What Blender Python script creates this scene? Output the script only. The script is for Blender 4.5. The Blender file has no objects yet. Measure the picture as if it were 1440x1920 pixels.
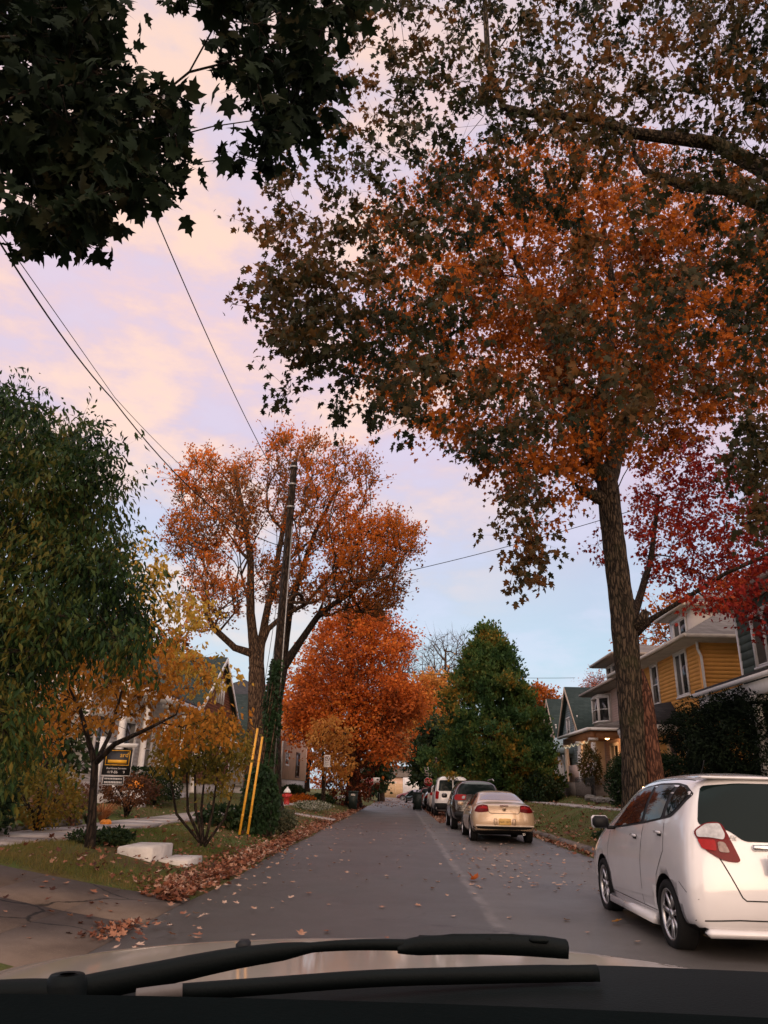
import bpy, bmesh, math, random
import numpy as np
from mathutils import Vector, Matrix, geometry
from mathutils.bvhtree import BVHTree
RAD = math.radians
random.seed(5)
rng = np.random.default_rng(11)
scn = bpy.context.scene
COL = scn.collection

# ------------------------------------------------------------------ camera
F, CH, RHO = 1387.0, 1.35, 0.0244
_v = (30 / F, -520 / F)
_x = _v[0] * math.cos(RHO) - _v[1] * math.sin(RHO)
_y = _v[0] * math.sin(RHO) + _v[1] * math.cos(RHO)
PIT = math.atan(-_y); YAW = math.atan(_x * math.cos(PIT))
RM = Matrix.Rotation(YAW, 3, 'Z') @ Matrix.Rotation(math.pi / 2 + PIT, 3, 'X') @ Matrix.Rotation(RHO, 3, 'Z')
RMn = np.array(RM)
C0 = np.array([0, 0, CH])
def ray(px, py): return RMn @ np.array([(px - 720) / F, -(py - 960) / F, -1.0])
def at(px, py, Y):
    d = ray(px, py); return C0 + d * (Y / d[1])
def proj(p):
    q = RMn.T @ (np.array(p) - C0); return 720 + F * q[0] / -q[2], 960 - F * q[1] / -q[2]
cam = bpy.data.cameras.new('camera'); cam.sensor_fit = 'HORIZONTAL'; cam.sensor_width = 36
cam.lens = 36 * F / 1440; cam.clip_start = 0.02; cam.clip_end = 3000
cob = bpy.data.objects.new('camera', cam); COL.objects.link(cob)
cob.matrix_world = Matrix.Translation((0, 0, CH)) @ RM.to_4x4()
scn.camera = cob

# ------------------------------------------------------------------ materials
def lin(h):
    if isinstance(h, tuple): return h if len(h) == 4 else (*h, 1)
    h = h.lstrip('#'); o = []
    for i in (0, 2, 4):
        c = int(h[i:i + 2], 16) / 255
        o.append(c / 12.92 if c <= .04045 else ((c + .055) / 1.055) ** 2.4)
    return (*o, 1)
class N:
    def __init__(s, name):
        s.m = bpy.data.materials.new(name); s.m.use_nodes = True
        s.t = s.m.node_tree; s.t.nodes.clear()
        s.out = s.n('ShaderNodeOutputMaterial')
    def n(s, typ, **kw):
        x = s.t.nodes.new(typ)
        for k, v in kw.items(): setattr(x, k, v)
        return x
    def l(s, a, b): s.t.links.new(a, b)
    def coord(s): return s.n('ShaderNodeTexCoord').outputs['Object']
    def mapped(s, scale):
        m = s.n('ShaderNodeMapping'); s.l(s.coord(), m.inputs[0]); m.inputs['Scale'].default_value = scale; return m.outputs[0]
    def noise(s, scale, detail=4, vec=None, rough=.6):
        x = s.n('ShaderNodeTexNoise'); x.inputs['Scale'].default_value = scale; x.inputs['Detail'].default_value = detail
        x.inputs['Roughness'].default_value = rough
        s.l(vec if vec is not None else s.coord(), x.inputs['Vector']); return x.outputs[0]
    def ramp(s, fac, stops, interp='LINEAR'):
        r = s.n('ShaderNodeValToRGB'); r.color_ramp.interpolation = interp
        e = r.color_ramp.elements
        while len(e) < len(stops): e.new(.5)
        for i, (p, c) in enumerate(stops): e[i].position = p; e[i].color = lin(c)
        s.l(fac, r.inputs[0]); return r.outputs[0]
    def math(s, op, a, b=None, clamp=False):
        x = s.n('ShaderNodeMath', operation=op, use_clamp=clamp)
        for i, v in enumerate((a, b)):
            if v is None: continue
            if isinstance(v, (int, float)): x.inputs[i].default_value = v
            else: s.l(v, x.inputs[i])
        return x.outputs[0]
    def mix(s, fac, a, b, typ='MIX'):
        x = s.n('ShaderNodeMix', data_type='RGBA', blend_type=typ)
        for i, v in ((0, fac), (6, a), (7, b)):
            if isinstance(v, (int, float)): x.inputs[i].default_value = v
            elif isinstance(v, (tuple, str)): x.inputs[i].default_value = lin(v)
            else: s.l(v, x.inputs[i])
        return x.outputs[2]
    def sstep(s, v, a, b):
        x = s.n('ShaderNodeMapRange', interpolation_type='SMOOTHSTEP'); s.l(v, x.inputs[0])
        x.inputs[1].default_value = a; x.inputs[2].default_value = b; return x.outputs[0]
    def bsdf(s, col, rough=.7, metal=0., spec=.4, coat=0., bump=None, bstr=.3, bdist=.02):
        b = s.n('ShaderNodeBsdfPrincipled')
        if isinstance(col, (tuple, str)): b.inputs['Base Color'].default_value = lin(col)
        else: s.l(col, b.inputs['Base Color'])
        if isinstance(rough, float): b.inputs['Roughness'].default_value = rough
        else: s.l(rough, b.inputs['Roughness'])
        b.inputs['Metallic'].default_value = metal; b.inputs['Specular IOR Level'].default_value = spec
        b.inputs['Coat Weight'].default_value = coat; b.inputs['Coat Roughness'].default_value = .06
        if bump is not None:
            u = s.n('ShaderNodeBump'); u.inputs['Strength'].default_value = bstr; u.inputs['Distance'].default_value = bdist
            s.l(bump, u.inputs['Height']); s.l(u.outputs[0], b.inputs['Normal'])
        s.l(b.outputs[0], s.out.inputs[0]); return b
def mat(name, col, rough=.7, metal=0., spec=.4, coat=0., var=.18, scale=6., bstr=.15, bdist=.01, bscale=40.):
    k = N(name); c = lin(col)
    lo = tuple(max(0, x * (1 - var)) for x in c[:3]); hi = tuple(min(1, x * (1 + var)) for x in c[:3])
    cc = k.ramp(k.noise(scale), [(.3, lo), (.7, hi)])
    k.bsdf(cc, rough, metal, spec, coat, k.noise(bscale, 3) if bstr else None, bstr, bdist)
    return k.m
def leafmat(name, cols, transl=.35, nscale=.5, rough=.6, nw=.5, spec=.18):
    k = N(name)
    g = k.n('ShaderNodeNewGeometry')
    nz = k.sstep(k.noise(nscale, 3), .3, .7)
    f = k.math('ADD', k.math('MULTIPLY', g.outputs['Random Per Island'], 1 - nw), k.math('MULTIPLY', nz, nw))
    c = k.ramp(f, [(i / (len(cols) - 1) * .8 + .1, q) for i, q in enumerate(cols)])
    b = k.bsdf(c, rough, 0, spec)
    t = k.n('ShaderNodeBsdfTranslucent'); k.l(c, t.inputs[0])
    m = k.n('ShaderNodeMixShader'); m.inputs[0].default_value = transl
    k.l(b.outputs[0], m.inputs[1]); k.l(t.outputs[0], m.inputs[2]); k.l(m.outputs[0], k.out.inputs[0])
    return k.m
def barkmat(name, a, b, moss=None, vs=3.):
    k = N(name)
    v = k.mapped((13, 13, 4.)); n0 = k.noise(1.0, 6, v, .7)
    vo = k.n('ShaderNodeTexVoronoi', feature='DISTANCE_TO_EDGE'); vo.inputs['Scale'].default_value = 1.0
    ad = k.n('ShaderNodeVectorMath', operation='ADD'); nv = k.n('ShaderNodeTexNoise'); nv.inputs['Scale'].default_value = 1.5; k.l(v, nv.inputs['Vector']); k.l(k.mapped((15, 15, 3.2)), ad.inputs[0]); k.l(nv.outputs['Color'], ad.inputs[1]); k.l(ad.outputs[0], vo.inputs['Vector'])
    n1 = k.math('ADD', k.math('MULTIPLY', n0, .6), k.math('MULTIPLY', k.sstep(vo.outputs['Distance'], .0, .28), .4))
    c = k.ramp(n1, [(.32, a), (.68, b)])
    if moss: c = k.mix(k.math('MULTIPLY', k.sstep(k.noise(vs * .3, 3), .5, .7), .6), c, moss)
    k.bsdf(c, .9, 0, .2, 0, n1, .9, .06); return k.m
def glassmat(name, col='0d1214', rough=.04, spec=.9):
    k = N(name); k.bsdf(col, rough, 0, spec, 0.); return k.m
def emis(name, col, s):
    k = N(name); e = k.n('ShaderNodeEmission'); e.inputs[0].default_value = lin(col); e.inputs[1].default_value = s
    k.l(e.outputs[0], k.out.inputs[0]); return k.m

M = {}
M['white_paint'] = mat('white_trim_paint', (.74, .71, .68), .5, var=.08)
M['bark_grey'] = barkmat('grey_brown_bark', '1d1814', '54473a', '33351f')
M['bark_dark'] = barkmat('dark_bark', '1b1613', '3c3129')
M['bark_mid'] = barkmat('mid_brown_bark', '2e231c', '64503f')
M['bark_red'] = barkmat('reddish_stripped_bark', '35211a', '6e4a3a')
M['rubber'] = mat('tyre_rubber', (.009, .009, .0095), .8, spec=.2, var=.2, bstr=.2, bscale=120)
M['alloy'] = mat('alloy_wheel_metal', (.55, .54, .54), .3, 1., var=.06, bstr=0)
M['chrome'] = mat('chrome_metal', (.72, .7, .68), .12, 1., var=.03, bstr=0)
M['black_plastic'] = mat('black_trim_plastic', (.009, .009, .010), .55, spec=.25, var=.2, bscale=200, bstr=.08)
M['seam'] = mat('dark_seam_rubber', (.02, .018, .018), .8, var=.1, bstr=0)
M['car_glass'] = glassmat('tinted_car_glass', (.005, .011, .011), .03, .14)
M['win_glass'] = glassmat('house_window_glass', (.02, .022, .024), .06)
M['red_lens'] = mat('red_lamp_lens', (.26, .007, .008), .2, spec=.15, coat=0., var=.15, scale=14, bstr=.1, bscale=60)
M['deepred_lens'] = mat('dark_red_lamp_lens', (.11, .004, .005), .2, spec=.15, coat=0., var=.15, bstr=.1, bscale=60)
M['smoke_lens'] = mat('smoked_lamp_lens', (.16, .11, .10), .2, .2, spec=.4, var=.3, scale=30, bstr=.1, bscale=60)
M['clear_lens'] = mat('clear_lamp_lens', (.34, .34, .35), .2, .3, spec=.4, coat=.2, var=.25, scale=20, bstr=.2, bscale=40)
M['conc'] = mat('pale_concrete', (.40, .37, .35), .85, var=.22, scale=3, bstr=.35, bscale=60)
M['conc_white'] = mat('white_painted_concrete', (.56, .52, .49), .8, var=.22, scale=4, bstr=.3, bscale=50)
M['wire'] = mat('black_cable', (.01, .01, .01), .7, var=.1, bstr=0)
M['pole'] = barkmat('weathered_pole_wood', '1d1713', '43362d')
M['galv'] = mat('galvanised_steel', (.32, .31, .3), .5, .8, var=.2, bstr=.05)
M['shingle_green'] = None

def shingles(name, a, b):
    k = N(name)
    br = k.n('ShaderNodeTexBrick'); br.inputs['Scale'].default_value = 1
    m = k.n('ShaderNodeMapping'); k.l(k.coord(), m.inputs[0]); m.inputs['Scale'].default_value = (3, 3, 5)
    # rows follow height, bricks run along the eave
    sx = k.n('ShaderNodeSeparateXYZ'); k.l(k.coord(), sx.inputs[0])
    cx = k.n('ShaderNodeCombineXYZ'); k.l(k.math('ADD', sx.outputs[0], sx.outputs[1]), cx.inputs[0]); k.l(k.math('MULTIPLY', sx.outputs[2], 2.2), cx.inputs[1])
    k.l(cx.outputs[0], br.inputs['Vector']); br.inputs['Brick Width'].default_value = .3; br.inputs['Row Height'].default_value = .25
    br.inputs['Mortar Size'].default_value = .012; br.inputs['Color1'].default_value = lin(a); br.inputs['Color2'].default_value = lin(b)
    br.inputs['Mortar'].default_value = lin(tuple(x * .55 for x in lin(a)[:3]))
    c = k.mix(k.math('MULTIPLY', k.noise(2.5), .6), br.outputs[0], lin(b))
    k.bsdf(c, .9, 0, .25, 0, br.outputs['Fac'], -.4, .01); return k.m
M['shingle_green'] = shingles('dark_green_shingles', (.022, .038, .034), (.05, .07, .062))
M['shingle_brown'] = shingles('grey_brown_shingles', (.10, .085, .075), (.19, .165, .15))
M['shingle_dark'] = shingles('charcoal_shingles', (.02, .02, .022), (.045, .043, .045))
M['siding_yellow'] = mat('ochre_yellow_clapboard', (.74, .35, .085), .6, var=.1, scale=1.2, bscale=25, bstr=.05)
M['siding_pink'] = mat('pale_pink_clapboard', (.62, .46, .41), .65, var=.1, scale=1.2, bscale=25, bstr=.05)
M['siding_blue'] = mat('blue_grey_clapboard', (.36, .46, .48), .65, var=.12, scale=1.2, bscale=25, bstr=.05)
M['siding_tan'] = mat('tan_clapboard', (.42, .33, .26), .65, var=.12, scale=1.2, bscale=25, bstr=.05)
M['siding_green'] = mat('grey_green_shakes', (.085, .11, .095), .75, var=.25, scale=2.5, bscale=25, bstr=.1)
M['siding_white'] = mat('white_clapboard', (.66, .62, .60), .6, var=.1, scale=1.2, bscale=25, bstr=.05)
M['siding_grey'] = mat('light_grey_clapboard', (.42, .40, .40), .6, var=.1, scale=1.2, bscale=25, bstr=.05)
M['siding_rust'] = mat('rust_brown_boards', (.22, .085, .05), .7, var=.2, scale=1.5, bscale=25, bstr=.1)
M['stucco_peach'] = mat('peach_stucco', (.74, .46, .33), .85, var=.12, scale=1.5, bscale=60, bstr=.2)
M['tan_trim'] = mat('tan_trim_paint', (.48, .36, .26), .6, var=.1)
M['porch_orange'] = mat('warm_brown_porch_wood', (.36, .16, .07), .6, var=.2)
M['cream_eave'] = mat('aged_cream_eave_paint', (.50, .44, .37), .6, var=.15, scale=2)
M['eave_brown'] = mat('taupe_eave_paint', (.27, .22, .18), .6, var=.1)
M['brown_door'] = mat('brown_door_wood', (.09, .04, .025), .5, var=.2)
M['wood_grey'] = mat('weathered_deck_wood', (.24, .19, .16), .8, var=.25)

# ------------------------------------------------------------------ mesh buffer
def nrm(v):
    v = np.asarray(v, float); l = np.linalg.norm(v); return v / l if l > 1e-9 else v
class Buf:
    def __init__(s): s.V = []; s.T = []; s.c = 0
    def add(s, v, t):
        v = np.asarray(v, float).reshape(-1, 3); t = np.asarray(t, int).reshape(-1, 3)
        s.V.append(v); s.T.append(t + s.c); s.c += len(v)
    def quads(s, v, q):
        t = []
        for f in q:
            for i in range(1, len(f) - 1): t.append((f[0], f[i], f[i + 1]))
        s.add(v, t)
    def obox(s, o, a, b, c):
        o, a, b, c = (np.asarray(x, float) for x in (o, a, b, c))
        if np.dot(np.cross(a, b), c) < 0: a, b = b, a
        v = [o, o + a, o + a + b, o + b]; v += [x + c for x in v]
        s.quads(v, [(3, 2, 1, 0), (4, 5, 6, 7), (0, 1, 5, 4), (1, 2, 6, 5), (2, 3, 7, 6), (3, 0, 4, 7)])
    def box(s, lo, hi):
        lo = np.array(lo, float); d = np.array(hi, float) - lo
        s.obox(lo, (d[0], 0, 0), (0, d[1], 0), (0, 0, d[2]))
    def cbox(s, c, size, bev=0.0):
        c = np.array(c, float); h = np.array(size, float) / 2
        if bev <= 0: return s.box(c - h, c + h)
        bev = min(bev, h.min() * .9)
        pts = []
        for sx in (-1, 1):
            for sy in (-1, 1):
                for sz in (-1, 1):
                    q = np.array([sx, sy, sz]) * h
                    for ax in range(3):
                        r = np.array([sx, sy, sz]) * bev; r[ax] = 0; pts.append(c + q - r)
        bm = bmesh.new()
        for p in pts: bm.verts.new(p)
        bmesh.ops.convex_hull(bm, input=bm.verts)
        bmesh.ops.triangulate(bm, faces=bm.faces[:])
        bm.verts.index_update()
        s.add([v.co[:] for v in bm.verts], [[v.index for v in f.verts] for f in bm.faces]); bm.free()
    def tube(s, pts, rad, n=8, cap=True, wob=None):
        pts = np.asarray(pts, float); m = len(pts)
        if np.isscalar(rad): rad = [rad] * m
        tg = np.gradient(pts, axis=0); vs = []
        t0 = nrm(tg[0]); ref = np.array([0, 0, 1.]) if abs(t0[2]) < .9 else np.array([1., 0, 0])
        u = nrm(np.cross(t0, ref))
        for i in range(m):
            t = nrm(tg[i]); u = nrm(u - t * np.dot(u, t)); w = np.cross(t, u)
            for k in range(n):
                a = 2 * math.pi * k / n; r = rad[i]
                if wob: r = r * wob(a, pts[i])
                vs.append(pts[i] + (u * math.cos(a) + w * math.sin(a)) * r)
        q = []
        for i in range(m - 1):
            for k in range(n):
                a, b = i * n + k, i * n + (k + 1) % n
                q.append((a, b, b + n, a + n))
        if cap: q.append(tuple(range(n - 1, -1, -1))); q.append(tuple((m - 1) * n + k for k in range(n)))
        s.quads(vs, q)
    def lathe(s, c, prof, n=24, axis=(0, 0, 1), closed=False):
        ax = nrm(axis); ref = np.array([1., 0, 0]) if abs(ax[0]) < .9 else np.array([0, 1., 0])
        u = nrm(np.cross(ax, ref)); w = np.cross(ax, u); c = np.array(c, float); vs = []; q = []
        for (r, z) in prof:
            for k in range(n):
                a = 2 * math.pi * k / n; vs.append(c + ax * z + (u * math.cos(a) + w * math.sin(a)) * r)
        m = len(prof)
        for i in range(m if closed else m - 1):
            j = (i + 1) % m
            for k in range(n):
                k2 = (k + 1) % n; q.append((i * n + k, i * n + k2, j * n + k2, j * n + k))
        s.quads(vs, q)
    def extrude(s, poly, vec):
        poly = [np.asarray(p, float) for p in poly]; vec = np.asarray(vec, float); n = len(poly)
        nn = sum(np.cross(poly[i], poly[(i + 1) % n]) for i in range(n))
        if np.dot(nn, vec) < 0: poly = poly[::-1]
        tri = geometry.tessellate_polygon([[Vector(p) for p in poly]])
        v = poly + [p + vec for p in poly]; t = []
        for a, b, c in tri:
            m = np.dot(np.cross(poly[b] - poly[a], poly[c] - poly[a]), vec)
            if m < 0: b, c = c, b
            t.append((a, c, b)); t.append((a + n, b + n, c + n))
        for i in range(n):
            j = (i + 1) % n; t.append((i, j, j + n)); t.append((i, j + n, i + n))
        s.add(v, t)
    def poly(s, pts):
        tri = geometry.tessellate_polygon([[Vector(p) for p in pts]]); s.add(pts, tri)
    def inst(s, T, K, P, X, Yv, Z, S):
        n, m = len(P), len(T)
        if n == 0: return
        v = P[:, None, :] + S[:, None, None] * (T[None, :, 0, None] * X[:, None, :] + T[None, :, 1, None] * Yv[:, None, :] + T[None, :, 2, None] * Z[:, None, :])
        t = (np.arange(n) * m)[:, None, None] + K[None]
        s.add(v.reshape(-1, 3), t.reshape(-1, 3))
    def build(s, name, m, parent=None, smooth=False, world=True, off=None):
        me = bpy.data.meshes.new(name)
        V = np.concatenate(s.V); T = np.concatenate(s.T)
        o = bpy.data.objects.new(name, me); COL.objects.link(o)
        if parent is not None:
            o.parent = parent
            if world:
                w = np.array(parent.location, float); p = parent.parent
                while p is not None: w += np.array(p.location, float); p = p.parent
                V = V - w
        elif off is not None:
            V = V - np.array(off); o.location = off
        me.vertices.add(len(V)); me.vertices.foreach_set('co', V.astype(np.float32).ravel())
        me.loops.add(len(T) * 3); me.loops.foreach_set('vertex_index', T.astype(np.int32).ravel())
        me.polygons.add(len(T)); me.polygons.foreach_set('loop_start', np.arange(0, len(T) * 3, 3, dtype=np.int32))
        if smooth: me.polygons.foreach_set('use_smooth', np.ones(len(T), bool))
        me.update(calc_edges=True)
        if m is not None: me.materials.append(m)
        return o
def thing(name, label, cat, loc=(0, 0, 0), group=None):
    o = bpy.data.objects.new(name, None); COL.objects.link(o); o.location = tuple(float(x) for x in loc)
    o['label'] = label; o['category'] = cat
    if group: o['group'] = group
    o.empty_display_size = .2
    return o
def tag(o, label, cat, group=None):
    o['label'] = label; o['category'] = cat
    if group: o['group'] = group
    return o
def struct(o, kind='structure'): o['kind'] = kind; return o
def text_obj(s, size, m, parent, origin, xd, yd, align='CENTER', ext=.001, name='lettering', shear=0., world=True):
    cu = bpy.data.curves.new(name, 'FONT'); cu.body = s; cu.size = size; cu.extrude = ext; cu.align_x = align; cu.align_y = 'CENTER'; cu.shear = shear
    tmp = bpy.data.objects.new(name + '_tmp', cu); COL.objects.link(tmp)
    dg = bpy.context.evaluated_depsgraph_get(); dg.update()
    me = bpy.data.meshes.new_from_object(tmp.evaluated_get(dg)); bpy.data.objects.remove(tmp)
    xd, yd = Vector(nrm(xd)), Vector(nrm(yd)); zd = xd.cross(yd)
    og = Vector(origin)
    if parent is not None and world:
        p = parent
        while p is not None: og = og - Vector(p.location); p = p.parent
    R4 = Matrix((xd, yd, zd)).transposed().to_4x4(); R4.translation = og
    me.transform(R4); me.materials.clear(); me.materials.append(m)
    o = bpy.data.objects.new(name, me); COL.objects.link(o); o.parent = parent; return o

# ------------------------------------------------------------------ terrain
LX = [-400, -90, -40, -24, -16, -12, -10, -9, -8.2, -7.5, -7.1, -5.3, -5, -4.6, -4.2, -3.8, -3.4, -3.1, -2.85, -2.7, -2.5]
LZ = [.9, 1.0, 1.1, 1.15, 1.1, 1.0, .9, .75, .62, .44, .41, .41, .40, .36, .30, .22, .14, .09, .045, .012, -.03]
RX = [4.3, 4.5, 4.62, 5, 5.5, 6, 6.4, 6.6, 8, 8.2, 8.7, 9.5, 11, 13, 16, 24, 40, 90, 400]
RZ = [-.03, .12, .17, .27, .45, .66, .84, .86, .88, .95, 1.12, 1.2, 1.3, 1.4, 1.4, 1.4, 1.3, 1.2, 1.0]
XS = LX + [-1, 1, 3] + RX; ZS = LZ + [-.03, -.03, -.03] + RZ
DY0, DY1 = 6.6, 10.0
def drive_z(x):
    return np.interp(x, [-9, -5.2, -2.9, -2.55], [.50, .40, .03, .0])
def gz(x, y):
    z = np.interp(x, XS, ZS)
    bump = .05 * np.sin(x * 1.3 + y * .7) * np.cos(y * .9 - x * .4) * np.clip((np.abs(x - .85) - 4.2) / 1.5, 0, 1)
    z = z + bump
    far = np.clip((y - 85) / 30, 0, 1); z = np.where((x < -2.7) | (x > 4.4), z * (1 - .7 * far), z)
    w = np.clip(np.minimum(y - (DY0 - .3), (DY1 + .3) - y) / .3, 0, 1) * (x < -2.55) * np.clip((x + 14) / 3, 0, 1)
    return z * (1 - w) + (drive_z(x) - .045) * w
xs = sorted(set(list(np.interp(np.linspace(0, len(XS) - 1, 150), range(len(XS)), XS)) + XS))
ys = [-120, -60, -30, -15, -8, -4, -1, 1, 3, 4.5, 5.5, 6.1] + list(np.arange(6.3, 10.6, .15)) + list(np.arange(10.8, 40, .5)) + list(np.arange(40, 130, 2.)) + [140, 170, 220, 300, 450, 700]
GX, GY = np.meshgrid(xs, ys)
GZ = gz(GX, GY)
b = Buf(); nx = len(xs); qs = []
for j in range(len(ys) - 1):
    for i in range(nx - 1): qs.append((j * nx + i, j * nx + i + 1, (j + 1) * nx + i + 1, (j + 1) * nx + i))
b.quads(np.stack([GX, GY, GZ], -1).reshape(-1, 3), qs)
k = N('autumn_grass_soil')
c = k.ramp(k.noise(1.1, 5), [(.30, (.085, .055, .025)), (.46, (.10, .085, .028)), (.60, (.075, .10, .028)), (.8, (.06, .095, .025))])
c = k.mix(k.sstep(k.noise(14, 4), .45, .75), c, (.085, .062, .03))
k.bsdf(c, .95, 0, .15, 0, k.noise(30, 4), .6, .05)
struct(b.build('ground', k.m, smooth=True))

# road: two resurfaced strips, older pale stretch far away
k = N('worn_asphalt')
sep = k.n('ShaderNodeSeparateXYZ'); k.l(k.coord(), sep.inputs[0])
wob = k.math('MULTIPLY', k.math('SUBTRACT', k.noise(.9, 5), .5), .22)
xx = k.math('ADD', sep.outputs[0], wob)
right = k.sstep(xx, 1.02, 1.10)
base = k.mix(right, (.058, .055, .052), (.094, .087, .081))
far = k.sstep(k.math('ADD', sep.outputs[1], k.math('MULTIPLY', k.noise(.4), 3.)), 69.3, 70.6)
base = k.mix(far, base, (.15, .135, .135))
base = k.mix(k.math('MULTIPLY', k.sstep(k.noise(.45, 6), .42, .66), .62), base, (.048, .042, .040))
base = k.mix(k.math('MULTIPLY', k.sstep(k.noise(28, 3), .6, .72), .45), base, (.03, .026, .025))
base = k.mix(k.math('MULTIPLY', k.sstep(k.noise(130, 2), .55, .75), .6), base, (.20, .18, .165))
base = k.mix(k.math('MULTIPLY', k.sstep(k.noise(3, 6), .55, .8), .3), base, (.11, .1, .095))
seamw = k.math('SUBTRACT', 1.0, k.sstep(k.math('ABSOLUTE', k.math('SUBTRACT', xx, 1.04)), .015, .10))
base = k.mix(k.math('MULTIPLY', seamw, k.math('MULTIPLY', k.sstep(k.noise(2.5, 4), .3, .6), .7)), base, (.20, .18, .17))
vor = k.n('ShaderNodeTexVoronoi', feature='DISTANCE_TO_EDGE'); vor.inputs['Scale'].default_value = .32
mpv = k.n('ShaderNodeMapping'); k.l(k.coord(), mpv.inputs[0])
wv = k.n('ShaderNodeTexNoise'); wv.inputs['Scale'].default_value = 1.4; wv.inputs['Detail'].default_value = 6
k.l(k.coord(), wv.inputs['Vector']); addv = k.n('ShaderNodeVectorMath', operation='ADD'); k.l(mpv.outputs[0], addv.inputs[0]); k.l(wv.outputs['Color'], addv.inputs[1]); k.l(addv.outputs[0], vor.inputs['Vector'])
crack = k.math('MULTIPLY', k.math('SUBTRACT', 1.0, k.sstep(vor.outputs['Distance'], .0, .009)), k.sstep(k.noise(.35, 2), .46, .54))
base = k.mix(k.math('MULTIPLY', crack, .85), base, (.018, .016, .016))
rgh = k.n('ShaderNodeMapRange'); k.l(k.noise(.6, 5), rgh.inputs[0]); rgh.inputs[3].default_value = .28; rgh.inputs[4].default_value = .6
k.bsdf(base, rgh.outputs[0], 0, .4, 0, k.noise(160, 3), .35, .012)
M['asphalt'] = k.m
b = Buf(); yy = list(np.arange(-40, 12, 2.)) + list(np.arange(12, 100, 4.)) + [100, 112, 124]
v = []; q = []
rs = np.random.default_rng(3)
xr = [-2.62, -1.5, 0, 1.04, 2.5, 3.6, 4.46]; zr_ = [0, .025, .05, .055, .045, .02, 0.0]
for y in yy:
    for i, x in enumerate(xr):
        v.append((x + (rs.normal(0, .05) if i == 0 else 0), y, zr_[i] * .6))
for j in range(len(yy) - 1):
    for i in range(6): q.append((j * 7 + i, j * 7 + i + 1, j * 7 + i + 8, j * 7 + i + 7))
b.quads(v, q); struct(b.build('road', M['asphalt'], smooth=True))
b = Buf(); b.quads([(-200, 124, .0), (200, 124, .0), (200, 134, .0), (-200, 134, .0)], [(0, 1, 2, 3)])
struct(b.build('cross_street', mat('pale_old_asphalt', (.20, .17, .16), .8, scale=.6), smooth=True))
# kerb in lengths
k = N('stained_kerb_stone'); c = k.ramp(k.noise(2.2, 5), [(.3, (.10, .082, .07)), (.7, (.24, .20, .175))]); k.bsdf(c, .9, 0, .2, 0, k.noise(40, 4), .5, .02); M['kerb'] = k.m
b = Buf(); y = -12.0
while y < 122:
    L = 2.9
    o = rs.normal(0, .008)
    prof = [(4.44 + o, -.05), (4.44 + o, .10), (4.47 + o, .155), (4.52 + o, .17), (4.62 + o, .172), (4.62 + o, -.05)]
    b.extrude([(p[0], y, p[1]) for p in prof], (0, L - .012, 0)); y += L
struct(b.build('kerb', M['kerb']))
# pavements of slabs
def slabs(name, x0, x1, y0, y1, step, zf, m, th=.09):
    b = Buf(); y = y0; r2 = np.random.default_rng(7)
    while y < y1:
        e = r2.normal(0, .012, 4); xa, xb, ya, yb = x0, x1, y, y + step - .015
        zz = [zf(xa, ya) + e[0] * .6, zf(xb, ya) + e[1] * .6, zf(xb, yb) + e[2] * .6, zf(xa, yb) + e[3] * .6]
        c = [(xa, ya), (xb, ya), (xb, yb), (xa, yb)]
        v = [(c[i][0], c[i][1], zz[i] - th) for i in range(4)] + [(c[i][0], c[i][1], zz[i]) for i in range(4)]
        b.quads(v, [(3, 2, 1, 0), (4, 5, 6, 7), (0, 1, 5, 4), (1, 2, 6, 5), (2, 3, 7, 6), (3, 0, 4, 7)]); y += step
    return struct(b.build(name, m))
k = N('pavement_concrete'); c = k.ramp(k.noise(1.6, 6), [(.28, (.20, .165, .15)), (.5, (.37, .32, .30)), (.75, (.50, .45, .43))]); k.bsdf(c, .85, 0, .25, 0, k.noise(60, 4), .4, .015); M['pave'] = k.m
slabs('pavement_left', -7.1, -5.75, 10.3, 100, 1.5, lambda x, y: gz(x, y) * 0 + .46, M['pave'])
slabs('pavement_right', 6.75, 8.0, 2, 105, 1.5, lambda x, y: .905, M['pave'])
# driveway apron
k = N('brown_driveway_concrete')
c = k.ramp(k.noise(1.3, 6), [(.3, (.085, .062, .05)), (.7, (.165, .125, .10))])
c = k.mix(k.math('MULTIPLY', k.sstep(k.noise(90, 2), .5, .8), .4), c, (.24, .19, .16))
vor = k.n('ShaderNodeTexVoronoi', feature='DISTANCE_TO_EDGE'); vor.inputs['Scale'].default_value = .45
wv = k.n('ShaderNodeTexNoise'); wv.inputs['Scale'].default_value = 1.2; wv.inputs['Detail'].default_value = 6; k.l(k.coord(), wv.inputs['Vector'])
addv = k.n('ShaderNodeVectorMath', operation='ADD'); k.l(k.coord(), addv.inputs[0]); k.l(wv.outputs['Color'], addv.inputs[1]); k.l(addv.outputs[0], vor.inputs['Vector'])
c = k.mix(k.math('SUBTRACT', 1.0, k.sstep(vor.outputs['Distance'], .002, .014)), c, (.02, .016, .014))
k.bsdf(c, .85, 0, .25, 0, k.noise(70, 4), .4, .015)
b = Buf()
for (ya, yb) in ((DY0, 8.38), (8.4, DY1)):
    for (xa, xb) in ((-2.6, -3.4), (-3.41, -4.3), (-4.31, -5.22), (-5.25, -7.5), (-7.52, -12)):
        fl = lambda x, yv: yv + (.5 * max(0, 1 - (-2.6 - x) / 1.2)) * (-1 if yv < 7 else (.6 if yv > 9.9 else 0))
        v = []
        for (x, yv) in ((xa, ya), (xb, ya), (xb, yb), (xa, yb)):
            v.append((x, fl(x, yv), float(drive_z(x)) + .008))
        v += [(p[0], p[1], p[2] - .1) for p in v]
        b.quads(v, [(0, 1, 2, 3), (7, 6, 5, 4), (0, 4, 5, 1), (1, 5, 6, 2), (2, 6, 7, 3), (3, 7, 4, 0)])
struct(b.build('driveway', k.m))
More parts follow.
